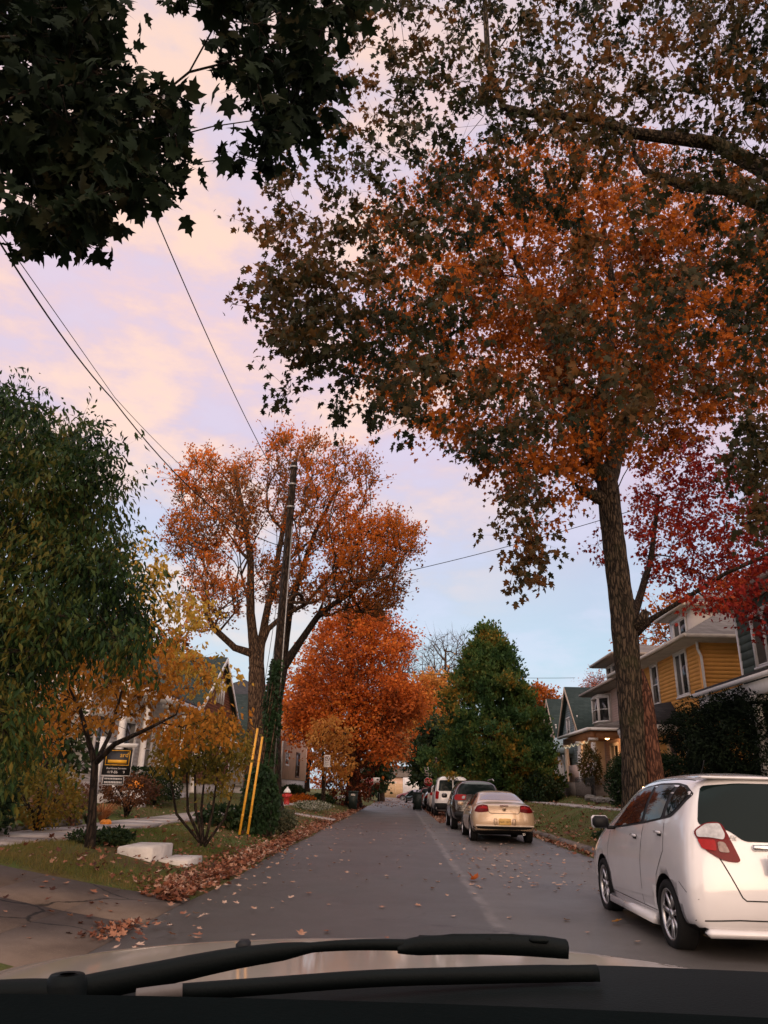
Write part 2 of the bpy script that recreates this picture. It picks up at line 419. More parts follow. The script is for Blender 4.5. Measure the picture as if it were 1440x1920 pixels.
slab = Buf(); slab.obox((-5.2, 32.5, .36), (2.5, 0, -.30), (0, 1.3, 0), (0, 0, .06)); struct(slab.build('path', M['pave']))

# ------------------------------------------------------------------ foliage
def tri_fan(out, c):
    T = np.array([c] + out, float); n = len(out)
    return T, np.array([(0, i + 1, (i + 1) % n + 1) for i in range(n)])
def maple(full):
    r = [(.15, -.05), (.36, .02), (.27, .2), (.40, .28), (.58, .48), (.36, .47), (.20, .52), (.27, .70), (.10, .76)] if full else [(.34, 0), (.25, .2), (.58, .48), (.2, .53), (.2, .74)]
    pts = [(0, 0)] + r + [(0, 1.0)] + [(-x, y) for x, y in r[::-1]]
    f = lambda x, y: -.28 * abs(x) ** 1.2 - .18 * y * y
    return tri_fan([(x, y, f(x, y)) for x, y in pts], (0, .4, 0.02))
MAPLE, MAPLE_S = maple(True), maple(False)
def oval(w, fold=.1): return (np.array([(0, 0, 0), (w, .42, fold), (0, 1, -.12), (-w, .42, fold)], float), np.array([(0, 1, 2), (0, 2, 3)]))
OVAL, LANCE = oval(.33), oval(.17, .06)
def unit(a): return a / np.maximum(np.linalg.norm(a, axis=1, keepdims=True), 1e-9)
def leaf_axes(r, n, dirs, droop, spread=.8):
    d = unit(dirs * .5 + np.array([0, 0, -droop]) + r.normal(0, spread, (n, 3)) * .6)
    nn = r.normal(0, 1, (n, 3)) + np.array([0, 0, .8]); nn = unit(nn - d * np.sum(nn * d, 1, keepdims=True))
    return np.cross(d, nn), d, nn
def inpoly(p, poly):
    x, y = p; c = False; n = len(poly)
    for i in range(n):
        x1, y1 = poly[i]; x2, y2 = poly[i - 1]
        if (y1 > y) != (y2 > y) and x < (x2 - x1) * (y - y1) / (y2 - y1) + x1: c = not c
    return c
def spots(r, polygon, n, ylo, yhi, best=6):
    """points spread through the volume behind an outline, between two distances along the street"""
    a = np.array(polygon); lo, hi = a.min(0), a.max(0); out = []; px = []
    while len(out) < n:
        cand = None; bd = -1
        for _ in range(best):
            while True:
                p = (r.uniform(lo[0], hi[0]), r.uniform(lo[1], hi[1]))
                if inpoly(p, polygon): break
            d = min([(p[0] - q[0]) ** 2 + (p[1] - q[1]) ** 2 for q in px[-150:]], default=1e9)
            if d > bd: bd, cand = d, p
        px.append(cand); Y = r.uniform(ylo, yhi) if not callable(ylo) else ylo(r, cand)
        out.append(at(cand[0], cand[1], Y))
    return np.array(out)
def tree(name, label, trunks, attr, leaf, wood, seed=1, cat='tree', tip=.008, step=.45, trunk_n=12, p=2.3, gn=None, up=.5, group=None, leaves=True, wobble=.0, twig_r=.004, flare=True, maxr=.2):
    r = np.random.default_rng(seed)
    pos = []; par = []; fix = []
    for tr in trunks:
        tr = np.array(tr, float); first = True
        prev = -1
        if pos:
            dd = np.linalg.norm(np.array(pos) - tr[0, :3], axis=1); prev = int(dd.argmin()) if dd.min() < .6 else -1
        for i in range(len(tr) - 1):
            L = np.linalg.norm(tr[i + 1, :3] - tr[i, :3]); n = max(1, int(L / step))
            for j in range(1 if (i == 0 and prev >= 0) else 0, n + (1 if i == len(tr) - 2 else 0)):
                q = tr[i] + (tr[i + 1] - tr[i]) * (j / n)
                jit = r.normal(0, wobble, 3) * (0 if (i == 0 and j == 0) else 1)
                pos.append(q[:3] + jit); par.append(prev); fix.append(q[3]); prev = len(pos) - 1
    base = np.array(trunks[0][0][:3], float)
    root = thing(name, label, cat, base, group)
    n0 = len(pos); tips = []; tdir = []
    P = np.zeros((n0 + 40000, 3)); P[:n0] = pos; cnt = n0
    order = np.argsort([np.linalg.norm(P[:n0] - a, axis=1).min() for a in attr])
    zmin = base[2] + .2 * (max(P[:n0, 2]) - base[2])
    for ai in order:
        a = attr[ai]; d = P[:cnt] - a
        dist = np.linalg.norm(d, axis=1); hor = np.linalg.norm(d[:, :2], axis=1)
        cost = dist + 1.3 * np.maximum(0, d[:, 2] + up * hor) + 8. * (P[:cnt, 2] < zmin)
        j = int(cost.argmin()); s0 = P[j].copy(); L = dist[j]
        pd = nrm(P[j] - P[par[j]]) if par[j] >= 0 else np.array([0, 0, 1.])
        n = max(1, min(60, int(L / step))); prev = j
        c1 = s0 + (pd * .5 + np.array([0, 0, .25])) * L * .45
        for i in range(1, n + 1):
            t = i / n; q = (1 - t) ** 2 * s0 + 2 * t * (1 - t) * c1 + t * t * a
            if i < n: q = q + r.normal(0, .05 * min(1, L / 3), 3)
            P[cnt] = q; par.append(prev); fix.append(None); prev = cnt; cnt += 1
        tips.append(prev); tdir.append(nrm(a - s0))
    P = P[:cnt]; R = np.zeros(cnt); ch = [[] for _ in range(cnt)]
    for i in range(cnt):
        if par[i] >= 0: ch[par[i]].append(i)
    for i in range(cnt - 1, -1, -1):
        if fix[i] is not None: R[i] = fix[i]
        elif not ch[i]: R[i] = tip
        else: R[i] = min(maxr, sum(R[c] ** p for c in ch[i]) ** (1 / p))
    for i in range(cnt):
        if fix[i] is None and par[i] >= 0: R[i] = min(R[i], R[par[i]] * .9)
    wb = Buf(); done = set()
    starts = [i for i in range(cnt) if par[i] < 0]
    stack = [(i, None) for i in starts]
    while stack:
        i, pp = stack.pop(); chain = [] if pp is None else [pp]; chain.append(i)
        while ch[i]:
            cs = sorted(ch[i], key=lambda c: -R[c]); i = cs[0]; chain.append(i)
            for c in cs[1:]: stack.append((c, par[c]))
        pts = P[chain]; rr = R[chain].copy()
        if rr.max() > .1 and len(pts) > 2:
            ti = np.arange(len(pts)); tf = np.linspace(0, len(pts) - 1, (len(pts) - 1) * 4 + 1); pts = np.stack([np.interp(tf, ti, pts[:, q_]) for q_ in range(3)], 1); rr = np.interp(tf, ti, rr); chain = tf
        if pp is not None: rr[0] = min(rr[0], rr[1] * 1.15)
        if len(chain) < 2: continue
        big = rr.max() > .1
        if rr.max() > .1 and len(rr) > 9:
            for _ in range(14): rr[1:-1] = .25 * rr[:-2] + .5 * rr[1:-1] + .25 * rr[2:]
        if pp is None and flare:
            h = pts[:, 2] - base[2]; rr = rr * (1 + .55 * np.exp(-np.maximum(h, 0) / .35))
            pts = pts.copy(); pts[0, 2] -= .25
        ph = r.uniform(0, 6, 3)
        wf = (lambda a, q: 1 + .05 * math.sin(3 * a + ph[0] + q[2] * .8) + .03 * math.sin(5 * a + ph[1] - q[2] * .5) + .055 * abs(math.sin(8 * a + 1.1 * math.sin(q[2] * 1.9 + ph[2]) + .7 * math.sin(q[2] * 4.3 + 2 * a))) + .02 * math.sin(q[2] * 9 + 4 * a)) if big else None
        wb.tube(pts, rr, (64 if rr.max() > .3 else trunk_n + 6) if big else (6 if rr.max() > .03 else 4), cap=True, wob=wf)
    # twigs + leaves
    lb = Buf(); tp = P[tips]; td = np.array(tdir)
    k = leaf['twigs']; n = len(tp) * k
    A = np.repeat(tp, k, 0); D = np.repeat(td, k, 0)
    rad = leaf['r'] * (r.uniform(.35, 1.3, n)[:, None]) * np.repeat(r.uniform(.65, 1.4, len(tp)), k)[:, None]
    off = unit(r.normal(0, 1, (n, 3)) * np.array([1, 1, leaf.get('flat', .7)]) + D * leaf.get('fwd', .5) + np.array([0, 0, leaf.get('tz', 0.)]))
    E_ = A + off * rad
    # thin twig prisms
    ax = unit(np.cross(off, np.array([.3, .5, .8]))); bx = np.cross(off, ax)
    vv = np.zeros((n, 4, 3))
    for i in range(3):
        an = 2 * math.pi * i / 3; vv[:, i] = A + (ax * math.cos(an) + bx * math.sin(an)) * twig_r
    vv[:, 3] = E_
    kt = np.array([(0, 1, 3), (1, 2, 3), (2, 0, 3)])
    if twig_r > 0: wb.add(vv.reshape(-1, 3), ((np.arange(n) * 4)[:, None, None] + kt[None]).reshape(-1, 3))
    wb.build('trunk', wood, root, smooth=True)
    if leaves:
        m = leaf['n']
        t = r.uniform(.15, 1.05, (n, m)); B = A[:, None] + (E_ - A)[:, None] * t[..., None] + r.normal(0, leaf['r'] * leaf.get('jit', .16), (n, m, 3))
        B = B.reshape(-1, 3); O = np.repeat(off, m, 0); nn = len(B)
        X, Yv, Z = leaf_axes(r, nn, O, leaf.get('droop', .5), leaf.get('spread', .8))
        S = leaf['size'] * r.uniform(.6, 1.25, nn)
        lb.inst(*leaf['tpl'], B, X, Yv, Z, S)
        if gn: gn(lb, r)
        lb.build('crown', leaf['mat'], root)
    return root

LM = {}
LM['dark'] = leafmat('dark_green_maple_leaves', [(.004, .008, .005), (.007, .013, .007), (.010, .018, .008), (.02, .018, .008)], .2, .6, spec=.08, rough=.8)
LM['olive'] = leafmat('olive_brown_maple_leaves', [(.012, .019, .009), (.022, .029, .012), (.042, .036, .014), (.09, .048, .015), (.18, .068, .016)], .42, .33, nw=.65)
LM['orange_brown'] = leafmat('orange_brown_maple_leaves', [(.05, .026, .011), (.16, .05, .012), (.34, .09, .012), (.48, .125, .014), (.55, .17, .02)], .48, .3)
LM['red'] = leafmat('crimson_maple_leaves', [(.10, .008, .010), (.24, .018, .016), (.36, .036, .020), (.46, .09, .022)], .42, .4)
LM['green'] = leafmat('fresh_green_leaves', [(.007, .018, .009), (.016, .040, .013), (.032, .066, .016), (.07, .085, .018), (.15, .115, .02)], .33, .5, nw=.45)
LM['amber'] = leafmat('amber_honey_leaves', [(.18, .075, .014), (.38, .16, .02), (.5, .22, .03), (.5, .17, .022), (.2, .16, .03)], .45, .6)
LM['yellow'] = leafmat('yellow_leaves', [(.22, .17, .03), (.5, .31, .045), (.6, .38, .07), (.52, .22, .035)], .45, .7)
LM['yellowgreen'] = leafmat('yellow_green_leaves', [(.07, .075, .016), (.16, .13, .022), (.26, .17, .028), (.32, .14, .02)], .4, .9)
LM['rust'] = leafmat('rust_orange_leaves', [(.12, .058, .022), (.23, .085, .020), (.42, .125, .018), (.66, .17, .016), (.76, .20, .018)], .48, .22, nw=.75)
LM['flame'] = leafmat('flame_orange_leaves', [(.17, .05, .018), (.42, .10, .02), (.64, .155, .024), (.72, .25, .04)], .45, .3)
LM['gold'] = leafmat('gold_orange_leaves', [(.24, .09, .02), (.46, .18, .035), (.6, .3, .07), (.55, .15, .03)], .45, .5)
LM['oak'] = leafmat('green_leaves_turning_gold', [(.020, .052, .020), (.038, .085, .028), (.060, .115, .030), (.095, .13, .03), (.34, .19, .03)], .38, .5, nw=.70)
LM['deepgreen'] = leafmat('deep_green_leaves', [(.008, .018, .008), (.016, .035, .014), (.03, .055, .018), (.06, .06, .02)], .3, .6)
LM['yew'] = leafmat('blackish_green_needles', [(.004, .008, .005), (.007, .014, .008), (.012, .021, .010)], .15, 1., spec=.08)
LM['ivy'] = leafmat('ivy_leaves', [(.010, .022, .010), (.018, .042, .016), (.03, .065, .022)], .2, 2.)
LM['pinkbare'] = leafmat('pale_pink_leaves', [(.35, .14, .12), (.5, .2, .15)], .4, 1.)

def gl(x, y): return float(gz(x, y))
# --- dark maple overhead on the left (trunk outside the frame)
r_ = np.random.default_rng(21)
pA = [(-90, -90), (200, -90), (205, 60), (240, 150), (315, 190), (340, 255), (305, 330), (240, 360), (180, 370), (160, 430), (100, 425), (80, 380), (30, 380), (60, 340), (10, 290), (-90, 300)]
pB = [(400, -90), (410, 40), (460, 70), (470, 150), (495, 190), (490, 250), (515, 285), (570, 220), (610, 150), (640, 60), (640, -90)]
attr = np.concatenate([spots(r_, pA, 150, 2.9, 4.6), spots(r_, pB, 52, 3.0, 4.6), np.array([at(415, 150, 4.2), at(160, 455, 3.9), at(110, 440, 3.8), at(40, 420, 3.8), at(75, 435, 3.8), at(450, 295, 4.2), at(500, 310, 4.2), at(350, 10, 4.4)])])
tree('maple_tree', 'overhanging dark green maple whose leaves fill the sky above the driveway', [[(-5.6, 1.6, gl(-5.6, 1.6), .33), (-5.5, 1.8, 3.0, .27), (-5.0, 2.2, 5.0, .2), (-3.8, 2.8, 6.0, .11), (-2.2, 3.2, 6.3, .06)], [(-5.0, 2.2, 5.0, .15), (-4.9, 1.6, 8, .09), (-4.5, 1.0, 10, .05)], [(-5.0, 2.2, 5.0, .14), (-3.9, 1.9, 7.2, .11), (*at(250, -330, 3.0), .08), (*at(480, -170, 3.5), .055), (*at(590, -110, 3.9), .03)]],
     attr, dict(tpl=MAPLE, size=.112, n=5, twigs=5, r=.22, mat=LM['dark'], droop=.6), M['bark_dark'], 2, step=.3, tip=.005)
# --- near maple on the right (trunk outside the frame), limb crossing the view
pN = [(640, -80), (620, 130), (600, 210), (520, 290), (490, 400), (530, 470), (500, 560), (530, 640), (560, 700), (700, 680), (690, 760), (800, 800), (900, 860), (1000, 850), (1110, 790), (1440, 760), (1560, 400), (1560, -80)]
attr = np.concatenate([spots(r_, pN, 300, 7.2, 11.5), spots(r_, [(900, -90), (1560, -90), (1560, 300), (1000, 260)], 60, 7.5, 11), spots(r_, [(500, 420), (600, 400), (700, 700), (560, 720), (500, 560)], 22, 8, 10),
                       np.array([at(470, 575, 9), at(485, 430, 9), at(545, 735, 9), at(690, 770, 9.5), at(640, 775, 9.5)]),
                       spots(r_, [(955, 900), (1010, 900), (1020, 1080), (965, 1090)], 9, 10, 12), spots(r_, [(1370, 780), (1470, 780), (1470, 990), (1410, 960)], 12, 8, 11)])
rk_ = np.random.default_rng(77); kp_ = []
for a_ in attr:
    qx, qy = proj(a_); inside = ((qx - 1140) / 270) ** 2 + ((qy - 560) / 240) ** 2 < 1
    kp_.append(not inside or rk_.random() < .42)
attr = attr[np.array(kp_)]
lim = [(*at(1500, 360, 9.2), .17), (*at(1440, 320, 9.2), .125), (*at(1340, 268, 9.3), .10), (*at(1180, 248, 9.4), .085), (*at(1120, 222, 9.4), .075), (*at(990, 212, 9.5), .06), (*at(942, 200, 9.6), .055), (*at(915, 120, 9.6), .05), (*at(908, -20, 9.8), .04)]
lim2 = [(*at(1440, 385, 9.6), .12), (*at(1360, 355, 9.6), .10), (*at(1290, 350, 9.7), .085), (*at(1210, 322, 9.8), .06), (*at(1190, 290, 10), .035)]
tb = (7.9, 8.6, gl(7.9, 8.6))
tree('maple_tree', 'near maple with olive brown leaves and a bare crossing limb over the white hatchback', [[(*tb, .42), (7.7, 8.7, 3.5, .34), tuple(np.array(at(1560, 420, 9.2)).tolist() + [.2]), *lim], [(7.75, 8.7, 3.6, .25), (*at(1540, 430, 9.6), .15), *lim2], [(7.7, 8.7, 3.5, .25), (8.2, 9.2, 8, .15), (8.0, 9.5, 11, .08)]],
     attr, dict(tpl=MAPLE, size=.102, n=11, twigs=7, r=.46, mat=LM['olive'], droop=.85), M['bark_grey'], 3, step=.35, tip=.005)
# --- great maple with the visible trunk
pT = [(720, 380), (860, 300), (1000, 260), (1200, 270), (1440, 330), (1560, 420), (1560, 740), (1330, 800), (1200, 850), (1090, 880), (1020, 870), (960, 930), (900, 860), (800, 800), (690, 730), (650, 660), (700, 560), (690, 450)]
attr = np.concatenate([spots(r_, pT, 500, 13.5, 23), spots(r_, [(900, 400), (1100, 320), (1300, 350), (1420, 480), (1380, 700), (1150, 760), (950, 700), (860, 560)], 110, 14, 22), spots(r_, [(950, 880), (1100, 860), (1110, 930), (1000, 990)], 8, 16, 19)])
bx = np.array((5.44, 18, gl(5.44, 18)))
trk = [(*at(1196, 1500, 18), .33), (*at(1190, 1400, 18), .295), (*at(1176, 1250, 18), .28), (*at(1165, 1130, 18), .275), (*at(1147, 980, 18), .265), (*at(1138, 900, 18), .26)]
trk[0] = (trk[0][0], trk[0][1], gl(5.5, 18) - .05, .35)
fk1 = [(*at(1138, 915, 18), .2), (*at(1090, 830, 17.6), .18), (*at(1060, 700, 17), .17), (*at(1000, 560, 16.5), .11), (*at(950, 450, 16), .06)]
fk2 = [(*at(1138, 910, 18), .23), (*at(1165, 800, 18.4), .2), (*at(1230, 700, 18.8), .19), (*at(1280, 560, 19), .12), (*at(1300, 420, 19), .07)]
fk3 = [(*at(1120, 870, 18), .2), (*at(1130, 740, 18), .18), (*at(1150, 560, 18), .13), (*at(1130, 420, 18), .08)]
stub = [(*at(1168, 960, 17.8), .14), (*at(1178, 940, 17.7), .12)]
t18 = tree('maple_tree', 'great maple with thick grey trunk and orange brown crown beside the right kerb', [trk, fk1, fk2, fk3],
     attr, dict(tpl=MAPLE_S, size=.124, n=14, twigs=8, r=.68, mat=LM['orange_brown'], droop=.6), M['bark_grey'], 4, step=.5, tip=.007, twig_r=.006)
b = Buf()
pts = [at(1232, 1490, 17.75), at(1224, 1420, 17.8), at(1217, 1350, 17.85), at(1212, 1300, 17.85), at(1203, 1255, 17.9)]; pts[0][2] = gl(5.9, 17.7) - .1
b.tube(pts, [.24, .17, .15, .13, .04], 20, wob=lambda a, q: 1 + .1 * math.sin(3 * a + q[2]) + .06 * math.sin(8 * a + 2 * q[2]))
o = b.build('dead_stem', M['bark_red'], t18, smooth=True); o['label'] = 'reddish barkless dead stem against the trunk'
b = Buf(); b.tube([at(1185, 1180, 17.9), at(1205, 1160, 17.75), at(1212, 1145, 17.7)], [.10, .13, .09], 12)
b.build('burl', M['bark_grey'], t18, smooth=True)
# --- red maple behind it
attr = np.concatenate([spots(r_, [(1195, 850), (1290, 805), (1360, 870), (1440, 930), (1500, 1000), (1500, 1130), (1330, 1090), (1210, 1080), (1190, 980)], 165, 19.5, 25),
                       spots(r_, [(1275, 1100), (1500, 1040), (1500, 1205), (1400, 1170), (1300, 1140)], 30, 17, 20.5), spots(r_, [(1120, 1015), (1160, 1030), (1160, 1070), (1120, 1040)], 3, 19, 20)])
rb = at(1204, 1440, 20.5); rb[2] = gl(rb[0], rb[1])
tree('red_maple_tree', 'crimson leaved maple showing behind the great maple trunk', [[(*rb, .17), (*at(1192, 1250, 20.5), .13), (*at(1188, 1160, 20.5), .11), (*at(1220, 1050, 21.5), .08), (*at(1235, 930, 22), .05)], [(*at(1190, 1180, 20.5), .07), (*at(1280, 1125, 20), .06), (*at(1360, 1075, 19.5), .05), (*at(1440, 1040, 19.2), .05), (*at(1520, 1010, 19), .03)]],
     attr, dict(tpl=MAPLE_S, size=.11, n=9, twigs=7, r=.55, mat=LM['red'], droop=.4, flat=.5), M['bark_dark'], 5, step=.4, tip=.006)
# --- drooping green tree on the left edge
pG = [(-60, 710), (5, 740), (50, 790), (135, 800), (180, 850), (205, 890), (195, 960), (210, 1030), (240, 1090), (270, 1170), (255, 1220), (200, 1230), (130, 1200), (80, 1260), (40, 1340), (50, 1420), (-60, 1440)]
attr = spots(r_, pG, 240, 7.2, 10.2)
tree('green_tree', 'leaning green tree with drooping leaves filling the left edge of the street', [[(-7.6, 9.2, gl(-7.6, 9.2), .26), (-7.3, 9.1, 2.5, .2), (-6.6, 8.9, 4.2, .14), (-5.4, 8.7, 5.6, .08)], [(-7.3, 9.1, 2.5, .13), (-6.0, 8.8, 3.4, .08), (-4.8, 8.6, 3.8, .04)]],
     attr, dict(tpl=LANCE, size=.105, n=18, twigs=8, r=.45, mat=LM['green'], droop=1.1, fwd=.6), M['bark_dark'], 6, step=.3, tip=.005)
# --- yellow sprays behind it
pY = [(215, 1010), (255, 1010), (310, 1060), (310, 1110), (390, 1130), (400, 1180), (330, 1190), (360, 1230), (430, 1250), (420, 1290), (330, 1260), (250, 1150)]
attr = np.concatenate([spots(r_, pY, 46, 14.2, 16.5), spots(r_, [(330, 1190), (400, 1260), (380, 1300), (340, 1260)], 5, 13.8, 15.5)])
yb = at(70, 1520, 16.5); yb[2] = gl(yb[0], yb[1])
tree('cherry_tree', 'yellow leaved tree with flat sprays rising behind the drooping green tree', [[(*yb, .08), (*at(90, 1400, 16.4), .07), (*at(140, 1270, 16), .055), (*at(215, 1140, 15.6), .03)]],
     attr, dict(tpl=OVAL, size=.12, n=7, twigs=5, r=.36, mat=LM['yellow'], droop=.9, flat=.25), M['bark_dark'], 7, step=.3, tip=.005)
# --- young tree with the dark forked trunk
ybs = np.array((-4.73, 12.33, gl(-4.73, 12.33)))
y0 = lambda px, py, Y=12.33: at(px, py, Y)
attr = np.concatenate([spots(r_, [(60, 1290), (180, 1220), (310, 1250), (340, 1330), (440, 1340), (440, 1390), (330, 1410), (240, 1360), (140, 1370), (40, 1430), (20, 1340)], 80, 11.4, 14.4), spots(r_, [(170, 1180), (330, 1190), (400, 1290), (200, 1300)], 22, 11.6, 14.2)])
tree('young_tree', 'young amber leaved tree with dark forked trunk on the left verge', [[(*ybs, .062), (*y0(174, 1500), .058), (*y0(178, 1432), .056)], [(*y0(178, 1432), .05), (*y0(168, 1395), .042), (*y0(150, 1330, 12.1), .03), (*y0(130, 1290, 12), .015)],
     [(*y0(180, 1430), .05), (*y0(215, 1395, 12.2), .042), (*y0(270, 1370, 12), .03), (*y0(330, 1340, 11.9), .015)], [(*y0(180, 1428), .045), (*y0(205, 1380, 12.8), .035), (*y0(230, 1290, 13), .02)]],
     attr, dict(tpl=OVAL, size=.095, n=8, twigs=6, r=.33, mat=LM['amber'], droop=1.0, flat=.4), M['bark_dark'], 8, step=.22, tip=.004)
# --- many stemmed shrub
sb = at(385, 1560, 15.6); sb[2] = gl(sb[0], sb[1])
stems = []
for (px, py, Y) in ((350, 1440, 15.7), (318, 1450, 15.4), (385, 1440, 15.9), (408, 1450, 15.6), (440, 1470, 15.8), (365, 1420, 15.3)):
    e = at(px, py, Y); m_ = sb + (e - sb) * .4 + np.array([(e[0] - sb[0]) * .35, 0, .05])
    stems.append([(*sb, .032), (*m_, .027), (*e, .016)])
attr = np.concatenate([spots(r_, [(300, 1400), (350, 1345), (440, 1345), (462, 1400), (450, 1440), (400, 1455), (310, 1450)], 60, 14.6, 16.4), spots(r_, [(390, 1450), (420, 1450), (425, 1490), (395, 1490)], 4, 15, 16)])
tree('smoke_bush', 'bushy yellow green shrub of many thin stems beside the concrete steps', stems, attr, dict(tpl=OVAL, size=.09, n=9, twigs=6, r=.31, mat=LM['yellowgreen'], droop=1.0, flat=.5), M['bark_dark'], 9, cat='shrub', step=.15, tip=.004, flare=False)
# --- big rust coloured tree
Yb = 30.0
bb = at(480, 1490, Yb); bb[2] = gl(bb[0], bb[1])
pR = [(325, 885), (375, 845), (420, 870), (470, 855), (505, 822), (570, 818), (640, 842), (700, 890), (692, 950), (740, 975), (782, 1000), (775, 1045), (735, 1065), (752, 1110), (740, 1140), (650, 1150), (570, 1150), (505, 1110), (440, 1160), (385, 1195), (350, 1170), (390, 1110), (335, 1060), (312, 1000), (335, 945)]
lob = [[(325, 890), (375, 845), (410, 875), (440, 960), (400, 1060), (335, 1055), (312, 1000), (335, 945)], [(430, 885), (470, 862), (480, 960), (470, 1060), (440, 1020)], [(490, 860), (510, 825), (570, 822), (640, 848), (700, 893), (685, 950), (640, 1010), (560, 1060), (500, 960)],
       [(640, 1010), (700, 980), (740, 980), (780, 1003), (770, 1042), (735, 1060), (752, 1110), (735, 1140), (650, 1150), (600, 1110)], [(350, 1080), (420, 1060), (460, 1100), (440, 1150), (385, 1195), (355, 1165)], [(470, 1060), (560, 1060), (600, 1120), (560, 1150), (500, 1120)]]
attr = np.concatenate([spots(r_, q, n_, 27, 33.5) for q, n_ in zip(lob, (95, 40, 120, 90, 36, 34))])
tree('pear_tree', 'tall rust orange tree with forked trunk behind the utility pole', [[(*bb, .42), (*at(481, 1350, Yb), .34), (*at(481, 1255, Yb), .31)], [(*at(481, 1255, Yb), .22), (*at(470, 1150, Yb), .17), (*at(470, 1050, Yb - .5), .12), (*at(455, 960, Yb - 1), .12), (*at(440, 880, Yb - 1), .05)],
     [(*at(481, 1258, Yb), .19), (*at(500, 1150, Yb + .5), .14), (*at(520, 1050, Yb + 1), .11), (*at(540, 940, Yb + 1), .09), (*at(560, 840, Yb + 1), .05)],
     [(*at(474, 1235, Yb), .13), (*at(440, 1215, Yb - .5), .12), (*at(410, 1185, Yb - 1), .10), (*at(385, 1150, Yb - 1.5), .05)]],
     attr, dict(tpl=OVAL, size=.135, n=8, twigs=9, r=.85, mat=LM['rust'], droop=-.2, tz=.8, fwd=1.0, jit=.10), M['bark_mid'], 10, step=.6, tip=.016, twig_r=.014, up=1.2, p=2.15)
# --- second leaning trunk beside it
b2 = at(512, 1490, 31.5); b2[2] = gl(b2[0], b2[1])
attr = spots(r_, [(640, 970), (740, 978), (785, 1005), (770, 1050), (735, 1065), (755, 1120), (700, 1165), (600, 1160), (610, 1070)], 80, 29, 35)
tree('pear_tree', 'dark leaning tree whose limb reaches right over the orange maple', [[(*b2, .32), (*at(515, 1330, 31.5), .26), (*at(530, 1250, 31.5), .23)], [(*at(530, 1252, 31.5), .17), (*at(572, 1190, 31.3), .14), (*at(600, 1150, 31), .12), (*at(660, 1110, 31), .09), (*at(720, 1060, 31), .06)], [(*at(528, 1255, 31.5), .18), (*at(545, 1130, 31.5), .13), (*at(590, 1000, 31.5), .09), (*at(640, 900, 31.5), .05)]],
     attr, dict(tpl=OVAL, size=.135, n=8, twigs=9, r=.85, mat=LM['rust'], droop=-.2, tz=.8, fwd=1.0, jit=.10), M['bark_dark'], 11, step=.6, tip=.016, twig_r=.014, up=1.2, p=2.15)
# --- flame orange maple
Yo = 56.0; ob = at(662, 1505, Yo); ob[2] = gl(ob[0], ob[1])
pO = [(585, 1215), (610, 1170), (650, 1152), (715, 1162), (745, 1200), (738, 1255), (775, 1300), (765, 1345), (735, 1385), (700, 1400), (650, 1415), (600, 1390), (565, 1340), (550, 1300)]
attr = np.concatenate([spots(r_, pO, 330, 51, 61), spots(r_, [(730, 1280), (785, 1290), (792, 1330), (740, 1350)], 34, 50, 58), spots(r_, [(532, 1320), (580, 1300), (585, 1375), (540, 1380)], 30, 51, 58), spots(r_, [(640, 1138), (700, 1135), (735, 1165), (690, 1190), (645, 1180)], 20, 53, 60), spots(r_, [(745, 1180), (768, 1195), (765, 1235), (740, 1230)], 9, 53, 58), spots(r_, [(700, 1385), (755, 1370), (750, 1410), (710, 1425)], 14, 50, 56)])
tree('orange_maple_tree', 'flame orange maple spreading over the left side of the street', [[(*ob, .5), (*at(664, 1380, Yo), .4), (*at(660, 1300, Yo), .34), (*at(655, 1230, Yo), .2), (*at(650, 1170, Yo), .08)]],
     attr, dict(tpl=OVAL, size=.24, n=11, twigs=9, r=1.25, mat=LM['flame'], droop=.2, flat=.55), M['bark_dark'], 12, step=.9, tip=.02, twig_r=.012)
# --- small gold tree in front of it
gb = at(606, 1500, 47); gb[2] = gl(gb[0], gb[1])
attr = spots(r_, [(585, 1400), (590, 1355), (620, 1340), (650, 1370), (660, 1430), (640, 1470), (610, 1450), (590, 1430)], 60, 45.5, 48.5)
tree('small_gold_tree', 'small golden leaved tree behind the no parking sign', [[(*gb, .11), (*at(606, 1440, 47), .09), (*at(605, 1380, 47), .05)]], attr, dict(tpl=OVAL, size=.2, n=7, twigs=6, r=.55, mat=LM['gold'], droop=.5), M['bark_dark'], 13, step=.4, tip=.008, twig_r=.008)
attr = spots(r_, [(640, 1420), (680, 1400), (700, 1440), (690, 1500), (630, 1505), (620, 1470)], 46, 52, 55)
rb2 = at(655, 1512, 53); rb2[2] = gl(rb2[0], rb2[1])
tree('dogwood_tree', 'low dark red leaved shrub at the foot of the orange maple', [[(*rb2, .08), (*at(655, 1480, 53), .06), (*at(655, 1440, 53), .03)]], attr, dict(tpl=OVAL, size=.22, n=7, twigs=6, r=.6, mat=leafmat('maroon_leaves', [(.05, .02, .012), (.13, .035, .02), (.24, .06, .025), (.26, .12, .035)], .3, .8), droop=.6), M['bark_dark'], 14, cat='shrub', step=.4, tip=.008, twig_r=.008)
